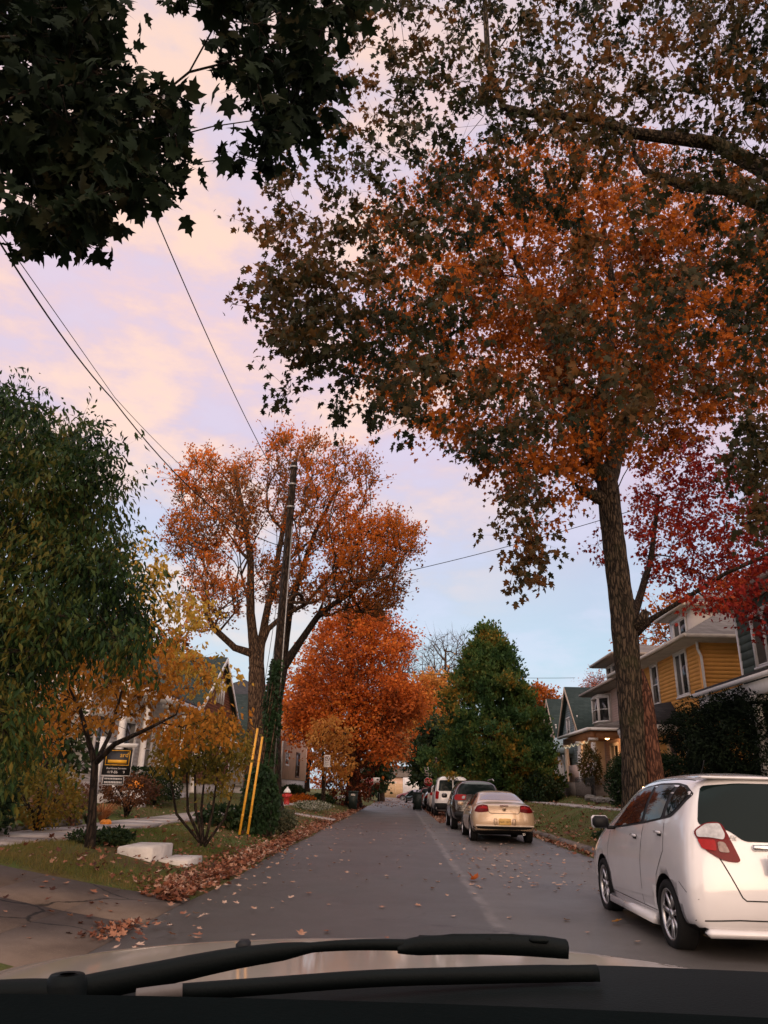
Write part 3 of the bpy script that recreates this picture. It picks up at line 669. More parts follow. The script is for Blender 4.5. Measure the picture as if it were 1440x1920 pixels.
# --- pyramidal oak
Yp = 45.0; pb = np.array((5.7, Yp, gl(5.7, Yp)))
r3 = np.random.default_rng(31); A_ = []
top, bot, Rm = 10.3, 1.3, 3.9
while len(A_) < 600:
    t = r3.uniform(0, 1) ** 1.25; z = bot + (top - bot) * t
    prof = (1 - t) ** .62 * min(1, .70 + t * 2.2); an = r3.uniform(0, 2 * math.pi)
    lump = 1 + .16 * math.sin(3 * an + z * 1.7) + .10 * math.sin(5 * an - z * 2.3)
    rr = Rm * prof * lump * math.sqrt(r3.uniform(.25, 1)); A_.append((5.35 + math.cos(an) * rr + (z - 6) * -.05, Yp + math.sin(an) * rr, z))
for _ in range(90):
    an = r3.uniform(0, 6.28); rr = 3.1 * math.sqrt(r3.uniform(.3, 1)); A_.append((5.5 + math.cos(an) * rr, Yp + math.sin(an) * rr, r3.uniform(1.1, 3.6)))
A_ += [(4.9, 45, 10.4), (5.0, 44.8, 10.1), (5.75, 45.2, 9.8), (5.8, 44.6, 9.3), (4.2, 45, 8.6), (4.3, 45, 9.0)]
tree('oak_tree', 'dense pyramid shaped green tree with gold tips beside the parked cars', [[(*pb, .3), (5.5, Yp, 5, .2), (5.1, Yp, 9.5, .06)]], np.array(A_), dict(tpl=OVAL, size=.20, n=14, twigs=8, r=.62, mat=LM['oak'], droop=-.5, tz=.7, spread=.6), M['bark_dark'], 15, step=.8, tip=.012, twig_r=.008)
# --- trees in the distance
def far_tree(nm, label, px, Y, poly_, n, lm, seed, size=.4, r=1.3, dy=5, bare=False, twigs=7, nl=8, rad=.3, tip=.02, top=None):
    bs = at(px, 1485, Y); bs[2] = gl(bs[0], bs[1]); rr = np.random.default_rng(seed)
    at_ = spots(rr, poly_, n, Y - dy, Y + dy); tz_ = np.quantile(at_[:, 2], .75)
    cx = np.mean(at_[:, 0])
    return tree(nm, label, [[(*bs, rad), (bs[0], Y, bs[2] + .4 * (tz_ - bs[2]), rad * .75), (cx, Y, tz_, rad * .3)]], at_, dict(tpl=OVAL, size=size, n=nl, twigs=twigs, r=r, mat=lm, droop=.2, tz=.5 if bare else 0), M['bark_dark'] if not bare else M['bark_mid'], seed, step=1.2, tip=tip, twig_r=.028 if bare else .015, leaves=not bare, up=.8 if bare else .5)
far_tree('small_orange_tree', 'orange topped tree in front of the bare branches far down the street', 800, 82, [(775, 1290), (800, 1262), (840, 1270), (850, 1320), (830, 1390), (790, 1400), (770, 1350)], 110, LM['gold'], 41, .42, 1.2, 4)
far_tree('dark_green_tree', 'dark green tree hanging over the far parked cars', 800, 70, [(778, 1430), (790, 1380), (820, 1350), (850, 1370), (850, 1460), (800, 1470), (782, 1460)], 160, LM['deepgreen'], 42, .4, 1.1, 4)
far_tree('bare_tree', 'leafless grey tree against the sky above the orange topped tree', 835, 98, [(785, 1260), (800, 1205), (840, 1188), (880, 1200), (885, 1260), (850, 1300), (800, 1300)], 120, LM['gold'], 43, bare=True, r=2.2, dy=4, rad=.4, tip=.035, twigs=6)
far_tree('bare_tree', 'leafless thin tree between the orange maple and the far orange tree', 716, 92, [(738, 1230), (765, 1205), (780, 1230), (775, 1300), (745, 1310)], 60, LM['gold'], 44, bare=True, r=1.9, dy=3, rad=.3, tip=.03, twigs=6)
far_tree('evergreen_tree', 'dark bushy tree behind the far left stop sign', 712, 92, [(690, 1450), (695, 1420), (710, 1412), (722, 1425), (720, 1465), (705, 1480), (690, 1480)], 80, LM['deepgreen'], 45, .42, 1.1, 4, rad=.2)
far_tree('pale_orange_tree', 'pale orange tree closing the end of the street', 690, 150, [(700, 1330), (760, 1310), (790, 1370), (770, 1415), (745, 1425), (715, 1415), (700, 1400)], 150, leafmat('pale_orange_leaves', [(.26, .12, .05), (.42, .2, .08), (.5, .3, .14)], .4, .3), 46, .8, 2.2, 9, rad=.4)
far_tree('autumn_tree', 'brown orange tree behind the gable houses on the right', 1015, 88, [(985, 1300), (1005, 1290), (1035, 1305), (1050, 1330), (1000, 1350), (975, 1340)], 60, LM['orange_brown'], 47, .4, 1.2, 4)
far_tree('dark_green_tree', 'dark trees closing the gap left of the tan gable house', 1000, 64, [(985, 1340), (1010, 1330), (1020, 1420), (1015, 1480), (960, 1480), (980, 1400)], 80, LM['deepgreen'], 48, .36, 1., 3)
far_tree('pink_tree', 'pink twigged tree peeking over the ridge of the pink house', 1115, 66, [(1098, 1290), (1115, 1268), (1135, 1280), (1130, 1300), (1105, 1310)], 26, LM['pinkbare'], 49, .16, 1.0, 3, twigs=9, nl=5)
far_tree('street_tree', 'reddish tree rising behind the left gable houses', 575, 90, [(500, 1290), (540, 1260), (620, 1290), (640, 1400), (600, 1470), (510, 1440), (480, 1350)], 110, LM['flame'], 50, .4, 1.3, 6)
far_tree('shade_tree', 'brown leaved tree behind the white house on the left', 200, 48, [(60, 1180), (200, 1150), (330, 1200), (340, 1330), (200, 1380), (60, 1350)], 150, LM['orange_brown'], 51, .32, 1.3, 4)
far_tree('shade_tree', 'dark green tree in the left yard behind the drooping tree', 40, 24, [(-80, 1280), (60, 1250), (150, 1330), (150, 1450), (60, 1490), (-80, 1490)], 120, LM['deepgreen'], 52, .2, .8, 3)
far_tree('maple_tree', 'brown maple behind the yellow house roof on the right', 1300, 58, [(1170, 1190), (1250, 1120), (1440, 1080), (1500, 1200), (1300, 1240)], 100, LM['orange_brown'], 53, .32, 1.4, 5)

# --- shrubs and small plants
def bush(name, label, c, rad, lm, n, size, seed, cat='shrub', tpl=OVAL, group=None, droop=.1, box=False):
    r = np.random.default_rng(seed); c = np.array(c, float); rad = np.array(rad, float)
    root = thing(name, label, cat, (c[0], c[1], gl(c[0], c[1]) if c[2] - rad[2] < 1.6 else c[2] - rad[2]), group)
    if box:
        d = r.uniform(-1, 1, (n, 3)); ax = r.integers(0, 3, n); sg = r.choice([-1, 1], n); k = r.random(n) < .75
        d[k, ax[k]] = sg[k] * r.uniform(.85, 1, k.sum())
    else:
        d = unit(r.normal(0, 1, (n, 3))); th = np.arctan2(d[:, 1], d[:, 0]); ph = d[:, 2]
        lump = 1 + .13 * np.sin(3 * th + 4 * ph + seed) + .09 * np.sin(7 * th - 5 * ph) + .06 * np.sin(13 * th + 9 * ph)
        d = d * (lump * r.uniform(.35, 1, n) ** .4)[:, None]
    p = c + d * rad; zg = gz(p[:, 0], p[:, 1]); p[:, 2] = np.maximum(p[:, 2], zg + .02)
    lb = Buf(); X, Yv, Z = leaf_axes(r, n, unit(d), droop); lb.inst(*tpl, p, X, Yv, Z, size * r.uniform(.6, 1.3, n)); lb.build('foliage', lm, root)
    sbf = Buf()
    for i in range(9):
        q = c + unit(r.normal(0, 1, (1, 3)))[0] * rad * .75; q[2] = max(q[2], c[2])
        z0 = gl(c[0], c[1]); sbf.tube([(c[0], c[1], z0 - .05), (c[0] + (q[0] - c[0]) * .3, c[1] + (q[1] - c[1]) * .3, (z0 + q[2]) / 2), q], [.03, .02, .008], 5)
    sbf.build('stem', M['bark_dark'], root, smooth=True); return root
bush('yew_bush', 'big dark rounded yew behind the white hatchback roof', (9.05, 19, 2.68), (2.3, 1.9, 1.22), LM['yew'], 50000, .11, 61, tpl=LANCE)
bush('round_bush', 'dark rounded bush in front of the pink house porch', (8.55, 29.5, 1.75), (.8, .9, 1.1), LM['deepgreen'], 7000, .10, 62)
bush('round_bush', 'green clipped bush right of the great maple trunk', (7.9, 23.2, 1.9), (.95, .9, .62), LM['deepgreen'], 6000, .09, 63)
bush('round_bush', 'yellowish low bush at the foot of the clipped green bush', (7.0, 22.2, 1.45), (.6, .5, .45), LM['green'], 2600, .09, 64)
bush('hedge_bush', 'dark hedge below the tan gable house', (7.6, 52, 1.4), (1.6, 5, .8), LM['deepgreen'], 7000, .15, 65)
bush('hedge_bush', 'bushy dark planting under the pyramid shaped tree', (7.4, 43, 1.5), (1.2, 2.2, .9), LM['deepgreen'], 5000, .14, 66)
bush('rose_bush', 'pink flowering bush by the tan gable house', (8.9, 57, 2.6), (.7, .7, .8), leafmat('pink_blossom_leaves', [(.02, .05, .02), (.05, .07, .03), (.5, .09, .12), (.55, .12, .15)], .3, 2.), 1400, .14, 67)
bush('climbing_shrub', 'leafy shrub hanging at the pink house porch', (9.1, 37.6, 2.6), (.5, .6, .9), leafmat('brownish_climber_leaves', [(.03, .045, .015), (.09, .07, .02), (.2, .1, .03)], .3, 2.), 1500, .12, 68)
bush('box_hedge', 'dark clipped box hedge in front of the white house', (-8.6, 27.6, 1.35), (.55, 1.4, .5), LM['deepgreen'], 5000, .09, 69, box=True)
bush('rust_bush', 'rust coloured low bush behind the estate sign', (-7.4, 21.5, 1.15), (.75, .8, .42), leafmat('dull_rust_leaves', [(.05, .02, .012), (.11, .045, .02), (.2, .08, .03)], .3, 2.), 2200, .08, 70)
bush('flower_bush', 'yellow flowering garden bush left of the young trunk', (-6.9, 15.2, 1.05), (.75, .8, .55), LM['yellowgreen'], 2600, .08, 71)
bush('garden_bush', 'dark green bush at the left edge behind the pavement', (-7.4, 13.4, 1.0), (.8, .9, .65), LM['deepgreen'], 4200, .09, 72)
bush('garden_bush', 'fern green bush at the left frame edge above the stone edging', (-7.1, 11.9, 1.0), (.7, .7, .6), LM['green'], 3000, .09, 73)
bush('garden_bush', 'brownish spent perennial clump by the estate sign post', (-7.3, 17.0, .95), (.6, .6, .42), leafmat('spent_flower_leaves', [(.09, .05, .03), (.2, .1, .06), (.3, .14, .08)], .3, 2.), 1800, .08, 74)
bush('ground_shrub', 'low dark evergreen at the base of the young tree', (-4.75, 13.35, .50), (.28, .35, .13), LM['deepgreen'], 1500, .06, 75)
bush('ground_shrub', 'small dark shrub beside the pavement left of the young trunk', (-5.0, 13.0, .5), (.4, .3, .12), LM['deepgreen'], 900, .05, 76)
bush('white_flower_bush', 'low white flowering ground plant near the hydrant', (-4.2, 38.5, .52), (.9, 1.5, .2), leafmat('white_flower_leaves', [(.03, .05, .02), (.08, .1, .04), (.4, .38, .3), (.5, .48, .42)], .3, 3.), 2600, .08, 77)
bush('garden_bush', 'green bush below the peach house wall', (-8.0, 59, 1.1), (.8, 1.6, .35), LM['deepgreen'], 2500, .15, 78)
bush('garden_bush', 'grey green bush right of the ivy clad pole', (-3.2, 21.9, .5), (.4, .5, .26), leafmat('sage_leaves', [(.03, .04, .02), (.08, .09, .05), (.2, .19, .12)], .3, 2.), 1800, .07, 79)
bush('hosta_plant', 'dark leafy clump behind the yellow guy guards', (-4.4, 19.9, .6), (.6, .5, .24), LM['deepgreen'], 900, .14, 80)
for i, (x, y, l) in enumerate([(-5.9, 47, 'brown shrub beside the hydrant lawn'), (-5.2, 52, 'dark shrub under the small golden tree')]):
    bush('garden_bush', l, (x, y, .6), (.9, 1.2, .3), [LM['orange_brown'], LM['deepgreen']][i], 2200, .14, 90 + i)
# ornamental grass
def grass_clump(label, x, y, h, n, seed, col):
    r = np.random.default_rng(seed); b = Buf(); z = gl(x, y); root = thing('ornamental_grass', label, 'plant', (x, y, z), None)
    for i in range(n):
        a = r.uniform(0, 6.28); L = h * r.uniform(.6, 1.1); o = r.uniform(.3, .8) * L; w = .012
        pts = [np.array((x + math.cos(a) * o * t, y + math.sin(a) * o * t, z + L * (1.7 * t - 1.15 * t * t))) for t in (0, .35, .7, 1)]
        s = np.array((-math.sin(a), math.cos(a), 0)) * w
        v = []
        for j, p_ in enumerate(pts): f = 1 - j / 3.3; v += [p_ - s * f, p_ + s * f]
        b.quads(v, [(0, 1, 3, 2), (2, 3, 5, 4), (4, 5, 7, 6)])
    b.build('blades', leafmat('blade_' + str(seed), col, .3, 2.), root)
grass_clump('spiky green grass clump by the pavement beyond the young trunk', -6.75, 17.3, .5, 260, 81, [(.03, .045, .02), (.07, .08, .03), (.2, .17, .08)])
grass_clump('orange tufted grass clump below the estate sign', -6.95, 18.6, .75, 200, 82, [(.2, .08, .03), (.42, .17, .06), (.5, .25, .1)])

# ivy on the pole
root = thing('ivy_vine', 'dark green ivy climbing the lower utility pole', 'ivy', (-3.42, 20.28, gl(-3.42, 20.28)))
r = np.random.default_rng(91); n = 5200
zz = np.concatenate([r.uniform(.2, 1.9, 2800), r.uniform(1.6, 3.0, 1100), r.uniform(2.9, 4.6, 1300)]); an = r.uniform(0, 6.28, n)
wr = np.interp(zz, [.2, 1.0, 1.6, 1.9, 2.4, 2.8, 3.3, 3.8, 4.7], [.24, .42, .33, .15, .13, .17, .21, .16, .12]) * (1 + .2 * np.sin(3 * an + 3 * zz)) * r.uniform(.7, 1.1, n)
P_ = np.stack([-3.42 - .12 * (zz < 1.9) + np.cos(an) * wr, 20.28 + np.sin(an) * wr, zz], 1)
b = Buf(); X, Yv, Z = leaf_axes(r, n, np.stack([np.cos(an), np.sin(an), 0 * an], 1), .9, .6); b.inst(*MAPLE_S, P_, X, Yv, Z, r.uniform(.07, .13, n)); b.build('foliage', LM['ivy'], root)
b = Buf()
for i in range(7):
    a0 = r.uniform(0, 6.28); b.tube([(-3.42 + .19 * math.cos(a0 + z * .5), 20.28 + .19 * math.sin(a0 + z * .5), z) for z in np.arange(.05, 4.2, .3)], .018, 5)
b.build('stem', M['bark_mid'], root, smooth=True)
# ------------------------------------------------------------------ cars
def S(y, l2, l3, l4, l5, l6, zt, d=(0, 0, 0, 0, 0, 0)): return dict(y=y, l=[l2, l3, l4, l5, l6], zt=zt, d=d)
def car_body(st, br, bf, lev=2):
    V = []; Q = []; rings = []
    for s in st:
        l = s['l']; d = s['d']
        pts = [(0, l[0][1], d[0]), (l[0][0] * .5, l[0][1], d[0])] + [(l[i][0], l[i][1], d[i]) for i in range(5)] + [(l[4][0] * .55, s['zt'] - .22 * (s['zt'] - l[4][1]), d[5]), (0, s['zt'], d[5])]
        ids = []
        for (w, z, dy) in pts: ids.append(len(V)); V.append((w, s['y'] + dy, z))
        left = [len(V) + i for i in range(7)]
        for (w, z, dy) in pts[7:0:-1]: V.append((-w, s['y'] + dy, z))
        rings.append(ids + left)   # 0..8 right, 9..15 = left 7..1
    n = 16
    for a, c in zip(rings[:-1], rings[1:]):
        for k in range(n): Q.append((a[k], a[(k + 1) % n], c[(k + 1) % n], c[k]))
    for ring, bul, rev in ((rings[0], -br, False), (rings[-1], bf, True)):
        R = lambda i: ring[i]; L = lambda i: ring[16 - i]
        rows = [[L(2), L(1), ring[0], R(1), R(2)]]
        for i in (3, 4, 5):
            row = [L(i)]
            for t in (-.55, 0, .55):
                p = V[R(i)]; row.append(len(V)); V.append((p[0] * t, p[1] + bul * (1 - t * t), p[2] + .015 * (1 - t * t)))
            rows.append(row + [R(i)])
        rows.append([L(6), L(7), ring[8], R(7), R(6)])
        for a, c in zip(rows[:-1], rows[1:]):
            for k in range(4):
                q = (a[k], a[k + 1], c[k + 1], c[k]); Q.append(q if not rev else q[::-1])
    me = bpy.data.meshes.new('body'); me.from_pydata(V, [], Q); me.update()
    bm = bmesh.new(); bm.from_mesh(me); bmesh.ops.recalc_face_normals(bm, faces=bm.faces); bm.to_mesh(me); bm.free()
    tmp = bpy.data.objects.new('tmp', me); COL.objects.link(tmp)
    sd = tmp.modifiers.new('s', 'SUBSURF'); sd.levels = lev; sd.render_levels = lev
    dg = bpy.context.evaluated_depsgraph_get(); dg.update()
    out = bpy.data.meshes.new_from_object(tmp.evaluated_get(dg)); bpy.data.objects.remove(tmp)
    bm = bmesh.new(); bm.from_mesh(out); bvh = BVHTree.FromBMesh(bm); bm.free()
    return out, bvh
def cut_arches(me, wheels, r, hw):
    tmp = bpy.data.objects.new('tmp', me); COL.objects.link(tmp); cs = []
    for (x, y, z) in wheels:
        bf = Buf(); bf.lathe((math.copysign(hw, x), y, z), [(0, -.3), (r, -.3), (r, .3), (0, .3)], 40, (1, 0, 0))
        c = bf.build('cut', None); cs.append(c)
        bm = bmesh.new(); bm.from_mesh(c.data); bmesh.ops.remove_doubles(bm, verts=bm.verts, dist=1e-5); bmesh.ops.recalc_face_normals(bm, faces=bm.faces); bm.to_mesh(c.data); bm.free()
        m = tmp.modifiers.new('b', 'BOOLEAN'); m.object = c; m.operation = 'DIFFERENCE'; m.solver = 'EXACT'
    dg = bpy.context.evaluated_depsgraph_get(); dg.update()
    out = bpy.data.meshes.new_from_object(tmp.evaluated_get(dg)); bpy.data.objects.remove(tmp)
    for c in cs: bpy.data.objects.remove(c)
    return out
FR = dict(left=((-4, 0, 0), (0, 1, 0), (0, 0, 1), (1, 0, 0)), right=((4, 0, 0), (0, 1, 0), (0, 0, 1), (-1, 0, 0)),
          rear=((0, -6, 0), (1, 0, 0), (0, 0, 1), (0, 1, 0)), front=((0, 6, 0), (1, 0, 0), (0, 0, 1), (0, -1, 0)), top=((0, 0, 5), (1, 0, 0), (0, 1, 0), (0, 0, -1)))
h_ = math.sqrt(.5)
FR['rl'] = ((-5 * h_, -5 * h_, 0), (h_, -h_, 0), (0, 0, 1), (h_, h_, 0)); FR['rr'] = ((5 * h_, -5 * h_, 0), (h_, h_, 0), (0, 0, 1), (-h_, h_, 0))
def cast(bvh, fr, u, v, off):
    o, U, Vv, D = (Vector(x) for x in FR[fr]); s = o + U * u + Vv * v
    h = bvh.ray_cast(s, D)
    if h[0] is None:
        h = bvh.find_nearest(s + D * 4.5)
    n = h[1]
    if n.dot(D) > 0: n = -n
    return h[0] + n * off
def panel(bvh, poly_, fr, off, m, name, parent, sp=.07, buf=None):
    bd = []
    n = len(poly_)
    for i in range(n):
        a, c = np.array(poly_[i]), np.array(poly_[(i + 1) % n]); k = max(1, int(np.linalg.norm(c - a) / sp))
        for j in range(k): bd.append(a + (c - a) * j / k)
    nb = len(bd); a = np.array(poly_); lo, hi = a.min(0), a.max(0); pts = [Vector(p) for p in bd]
    for x in np.arange(lo[0] + sp * .5, hi[0], sp):
        for y in np.arange(lo[1] + sp * .5, hi[1], sp):
            if inpoly((x, y), poly_) and min((x - q[0]) ** 2 + (y - q[1]) ** 2 for q in bd) > (sp * .4) ** 2: pts.append(Vector((x, y)))
    r_ = geometry.delaunay_2d_cdt(pts, [(i, (i + 1) % nb) for i in range(nb)], [], 1, 1e-6)
    vs = [cast(bvh, fr, p.x, p.y, off) for p in r_[0]]
    D = Vector(FR[fr][3]); T = []
    for f in r_[2]:
        f = list(f)
        for i in range(1, len(f) - 1):
            t = (f[0], f[i], f[i + 1])
            if (vs[t[1]] - vs[t[0]]).cross(vs[t[2]] - vs[t[0]]).dot(D) > 0: t = (t[0], t[2], t[1])
            T.append(t)
    bf = buf or Buf(); bf.add([v[:] for v in vs], T)
    if buf is None: return bf.build(name, m, parent, smooth=True, world=False)
def rnd(poly_, r=.05, k=4):
    out = []; n = len(poly_)
    for i in range(n):
        p, a, c = (np.array(poly_[j % n], float) for j in (i, i - 1, i + 1)); la, lc = np.linalg.norm(a - p), np.linalg.norm(c - p)
        ra, rc = min(r, la * .45), min(r, lc * .45); A, Cc = p + (a - p) / la * ra, p + (c - p) / lc * rc
        for j in range(k + 1): t = j / k; out.append(tuple((1 - t) ** 2 * A + 2 * t * (1 - t) * p + t * t * Cc))
    return out
def seam(bvh, pl, fr, w, off, buf):
    P_ = []
    for a, c in zip(pl[:-1], pl[1:]):
        a, c = np.array(a, float), np.array(c, float); k = max(1, int(np.linalg.norm(c - a) / .06))
        for j in range(k): P_.append(a + (c - a) * j / k)
    P_.append(np.array(pl[-1], float)); P_ = np.array(P_); t = np.gradient(P_, axis=0); v = []
    for p, d in zip(P_, t):
        d = d / max(np.linalg.norm(d), 1e-9); q = np.array([-d[1], d[0]]) * w / 2
        v += [cast(bvh, fr, *(p + q), off)[:], cast(bvh, fr, *(p - q), off)[:]]
    D = np.array(FR[fr][3]); q = []
    for i in range(len(P_) - 1):
        a, b_, c, d = 2 * i, 2 * i + 1, 2 * i + 3, 2 * i + 2
        nn = np.cross(np.array(v[b_]) - np.array(v[a]), np.array(v[c]) - np.array(v[a]))
        q.append((a, b_, c, d) if np.dot(nn, D) < 0 else (d, c, b_, a))
    buf.quads(v, q)
def wheel(parent, x, y, r, w, spokes=7, sub=True, rimm=None):
    sd = math.copysign(1, x); c = (x, y, r); ax = (sd, 0, 0); hb = Buf()
    hb.lathe(c, [(0, -w * .3), (r * .62, -w * .3), (r * .62, w * .02), (0, w * .02)], 28, ax)
    hub = hb.build('wheel', M['black_plastic'], parent, smooth=False, world=False)
    t = Buf(); t.lathe(c, [(r * .72, -w * .5), (r * .93, -w * .5), (r * .985, -w * .42), (r, -w * .3), (r, w * .3), (r * .985, w * .42), (r * .93, w * .5), (r * .82, w * .52), (r * .74, w * .46), (r * .72, w * .4)], 44, ax, True)
    t.build('tyre', M['rubber'], hub if sub else parent, smooth=True, world=False)
    q = Buf(); q.lathe(c, [(r * .66, w * .1), (r * .73, w * .1), (r * .755, w * .44), (r * .71, w * .47), (r * .67, w * .40)], 40, ax, True)
    q.lathe(c, [(0, w * .40), (r * .12, w * .40), (r * .15, w * .34), (r * .15, w * .1)], 20, ax)
    for i in range(spokes):
        a = 2 * math.pi * i / spokes + .2; d = np.array([0, math.cos(a), math.sin(a)]); e = np.array([0, -math.sin(a), math.cos(a)]); cc = np.array(c) + np.array(ax) * w * .16
        o = cc + d * r * .10
        q.extrude([o - e * r * .075, o + e * r * .075, cc + d * r * .69 + e * r * .06 + np.array(ax) * w * .06, cc + d * r * .69 - e * r * .06 + np.array(ax) * w * .06], np.array(ax) * w * .18)
    q.build('rim', rimm or M['alloy'], hub if sub else parent, smooth=False, world=False)
def paint(name, col, metal=0., coat=.8, rough=.35, var=.03):
    k = N(name); c = lin(col); n = k.noise(3, 4)
    cc = k.ramp(n, [(.3, tuple(x * (1 - var) for x in c[:3])), (.7, tuple(min(1, x * (1 + var)) for x in c[:3]))])
    dirt = k.sstep(k.math('ADD', k.math('MULTIPLY', k.noise(6, 5), .25), k.n('ShaderNodeSeparateXYZ').outputs[2]), .1, .2)
    k.bsdf(cc, rough, metal, .5, coat, k.noise(900, 1), .015, .001); return k.m
def mirror_poly(p): return [(-x, y) for x, y in p]
def car(label, loc, spec, paintm, group=None, detail=True, yaw=0.):
    root = thing(spec['name'], label, spec['cat'], loc, group); root.rotation_euler = (0, 0, yaw)
    me, bvh = car_body(spec['st'], spec.get('br', .08), spec.get('bf', .15))
    hw = spec['hw']; wh = [(sx * hw, y, spec['wr']) for sx in (-1, 1) for y in spec['axles']]
    me = cut_arches(me, wh, spec['wr'] + spec.get('gap', .055), hw)
    me.materials.clear(); me.materials.append(paintm); me.materials.append(M['black_plastic'])
    lowz = spec.get('lowz', .2)
    for p in me.polygons:
        c = p.center
        ins = any(abs(c.x - x) < .315 and math.hypot(c.y - y, c.z - z) <= spec['wr'] + spec.get('gap', .055) + .004 and (abs(p.normal.x) > .98 and abs(c.x) < hw - .2 or math.hypot(c.y - y, c.z - z) < spec['wr'] + spec.get('gap', .055) + .003 and Vector((0, c.y - y, c.z - z)).normalized().dot(p.normal) < -.7) for (x, y, z) in wh)
        under = p.normal.z < -.75 and c.z < lowz + .12
        p.material_index = 1 if ins or under else 0; p.use_smooth = not ins
    bo = bpy.data.objects.new('body', me); COL.objects.link(bo); bo.parent = root
    for (x, y, z) in wh: wheel(root, math.copysign(hw - spec.get('ww', .2) * .5 - .01, x), y, spec['wr'], spec.get('ww', .2), spec.get('spokes', 7), detail, spec.get('rimm'))
    for (nm, fr, pl, off, mt) in spec['panels']: panel(bvh, pl, fr, off, M[mt] if isinstance(mt, str) else mt, nm, root)
    if spec.get('seams'):
        sb_ = Buf()
        for (fr, pl, w) in spec['seams']: seam(bvh, pl, fr, w, .0025, sb_)
        sb_.build('door_seam', M['seam'], root, smooth=True, world=False)
    return root, bvh
def both(nm, pl, off, mt): return [(nm, 'left', pl, off, mt), (nm, 'right', pl, off, mt)]
def lr(nm, pl, off, mt): return [(nm, 'rl', pl, off, mt), (nm, 'rr', mirror_poly(pl), off, mt)]

M['white_car'] = paint('white_pearl_paint', (.64, .62, .63), 0., 1., .22)
# white hatchback
k_ = 1.0
hst = [S(-1.97, (.74, .25), (.83, .36), (.845, .66), (.75, 1.10), (.585, 1.475), 1.535, (0, -.01, -.02, .10, .32, .27)),
       S(-1.86, (.77, .22), (.85, .34), (.862, .70), (.775, 1.12), (.60, 1.49), 1.555, (0, 0, 0, .10, .30, .25)),
       S(-1.55, (.79, .20), (.855, .32), (.868, .72), (.80, 1.11), (.625, 1.50), 1.575, (0, 0, 0, .05, .20, .18)),
       S(-1.1, (.80, .19), (.855, .30), (.868, .72), (.815, 1.09), (.64, 1.51), 1.595),
       S(-.5, (.80, .18), (.855, .28), (.866, .70), (.82, 1.05), (.645, 1.505), 1.595),
       S(.05, (.80, .18), (.855, .28), (.866, .68), (.82, 1.01), (.64, 1.46), 1.565),
       S(.5, (.80, .18), (.855, .28), (.864, .66), (.815, .98), (.63, 1.31), 1.43),
       S(.95, (.80, .19), (.855, .30), (.864, .66), (.81, .96), (.64, 1.11), 1.20),
       S(1.3, (.79, .20), (.85, .32), (.86, .66), (.78, .92), (.62, .99), 1.04),
       S(1.7, (.74, .20), (.82, .34), (.83, .62), (.71, .82), (.54, .87), .90),
       S(1.98, (.60, .22), (.66, .36), (.68, .56), (.58, .68), (.42, .72), .74)]
win = [(.66, .96), (.30, 1.16), (.02, 1.33), (-.28, 1.435), (-.75, 1.475), (-1.25, 1.475), (-1.50, 1.45), (-1.71, 1.37), (-1.60, 1.235), (-1.45, 1.155), (-.75, 1.075), (.0, 1.01)]
g1 = [(.54, .985), (.26, 1.16), (.0, 1.315), (-.28, 1.415), (-.62, 1.448), (-.58, 1.078), (.0, 1.03)]
g2 = [(-.72, 1.452), (-1.24, 1.452), (-1.20, 1.14), (-.68, 1.088)]
g3 = [(-1.33, 1.452), (-1.48, 1.43), (-1.65, 1.365), (-1.55, 1.255), (-1.42, 1.185), (-1.29, 1.155)]
rg = [(-.665, 1.105), (-.60, 1.30), (-.53, 1.445), (-.2, 1.475), (.2, 1.475), (.53, 1.445), (.60, 1.30), (.665, 1.105), (.42, 1.07), (.30, .975), (-.30, .975), (-.42, 1.07)]
def rlu(x, y): return (x - y) * h_
tl = [(.80, 1.05), (.89, 1.125), (1.0, 1.135), (1.07, 1.0), (1.155, .80), (1.03, .815), (.90, .90)]
spec = dict(name='hatchback_car', cat='car', hw=.868, wr=.30, ww=.19, axles=(-1.36, 1.0), spokes=7, st=hst, br=.07, bf=.2, gap=.05,
    panels=both('window_trim', rnd(win, .06), .003, 'black_plastic') + both('window', rnd(g1, .04), .007, 'car_glass') + both('window', rnd(g2, .04), .007, 'car_glass') + both('window', rnd(g3, .04), .007, 'car_glass')
    + [('rear_window', 'rear', rnd(rg, .05), .005, 'car_glass')] + lr('taillight', rnd(tl, .05), .012, 'deepred_lens')
    + lr('lamp_lens', rnd([(.825, 1.05), (.895, 1.112), (.99, 1.12), (1.035, 1.03), (1.03, .985), (.93, 1.0), (.84, 1.0)], .02), .018, 'clear_lens') + lr('lamp_lens', rnd([(.985, .97), (1.035, .965), (1.075, .88), (1.0, .885)], .02), .018, 'smoke_lens')
    + lr('lamp_lens', rnd([(.84, .985), (.97, .982), (.985, .89), (.885, .905)], .02), .018, 'red_lens')
    + [('windshield', 'top', rnd([(-.6, .62), (.6, .62), (.66, 1.05), (-.66, 1.05)], .05), .004, 'car_glass')]
    + both('door_crease', [(-.98, .40), (.50, .335), (.54, .36), (-.96, .455)], .010, 'white_car'),
    seams=[(f, p, w) for f in ('left', 'right') for (p, w) in (([(.70, .94), (.74, .7), (.66, .36), (.60, .29)], .009), ([(-.66, 1.05), (-.60, .7), (-.58, .29)], .009), ([(-1.30, 1.10), (-1.34, .85), (-1.12, .62), (-1.02, .29)], .009), ([(.60, .285), (-1.0, .285)], .008), ([(-1.74, .62), (-1.88, .55), (-1.97, .50)], .006))]
    + [('rear', [(-.66, 1.07), (-.52, .78), (-.41, .53), (-.38, .505), (.38, .505), (.41, .53), (.52, .78), (.66, 1.07)], .011), ('rear', [(-.80, .33), (-.45, .35), (.45, .35), (.80, .33)], .012), ('top', [(-.50, -1.5), (-.54, -.9), (-.55, -.2), (-.52, .35)], .012), ('top', [(.50, -1.5), (.54, -.9), (.55, -.2), (.52, .35)], .012)])
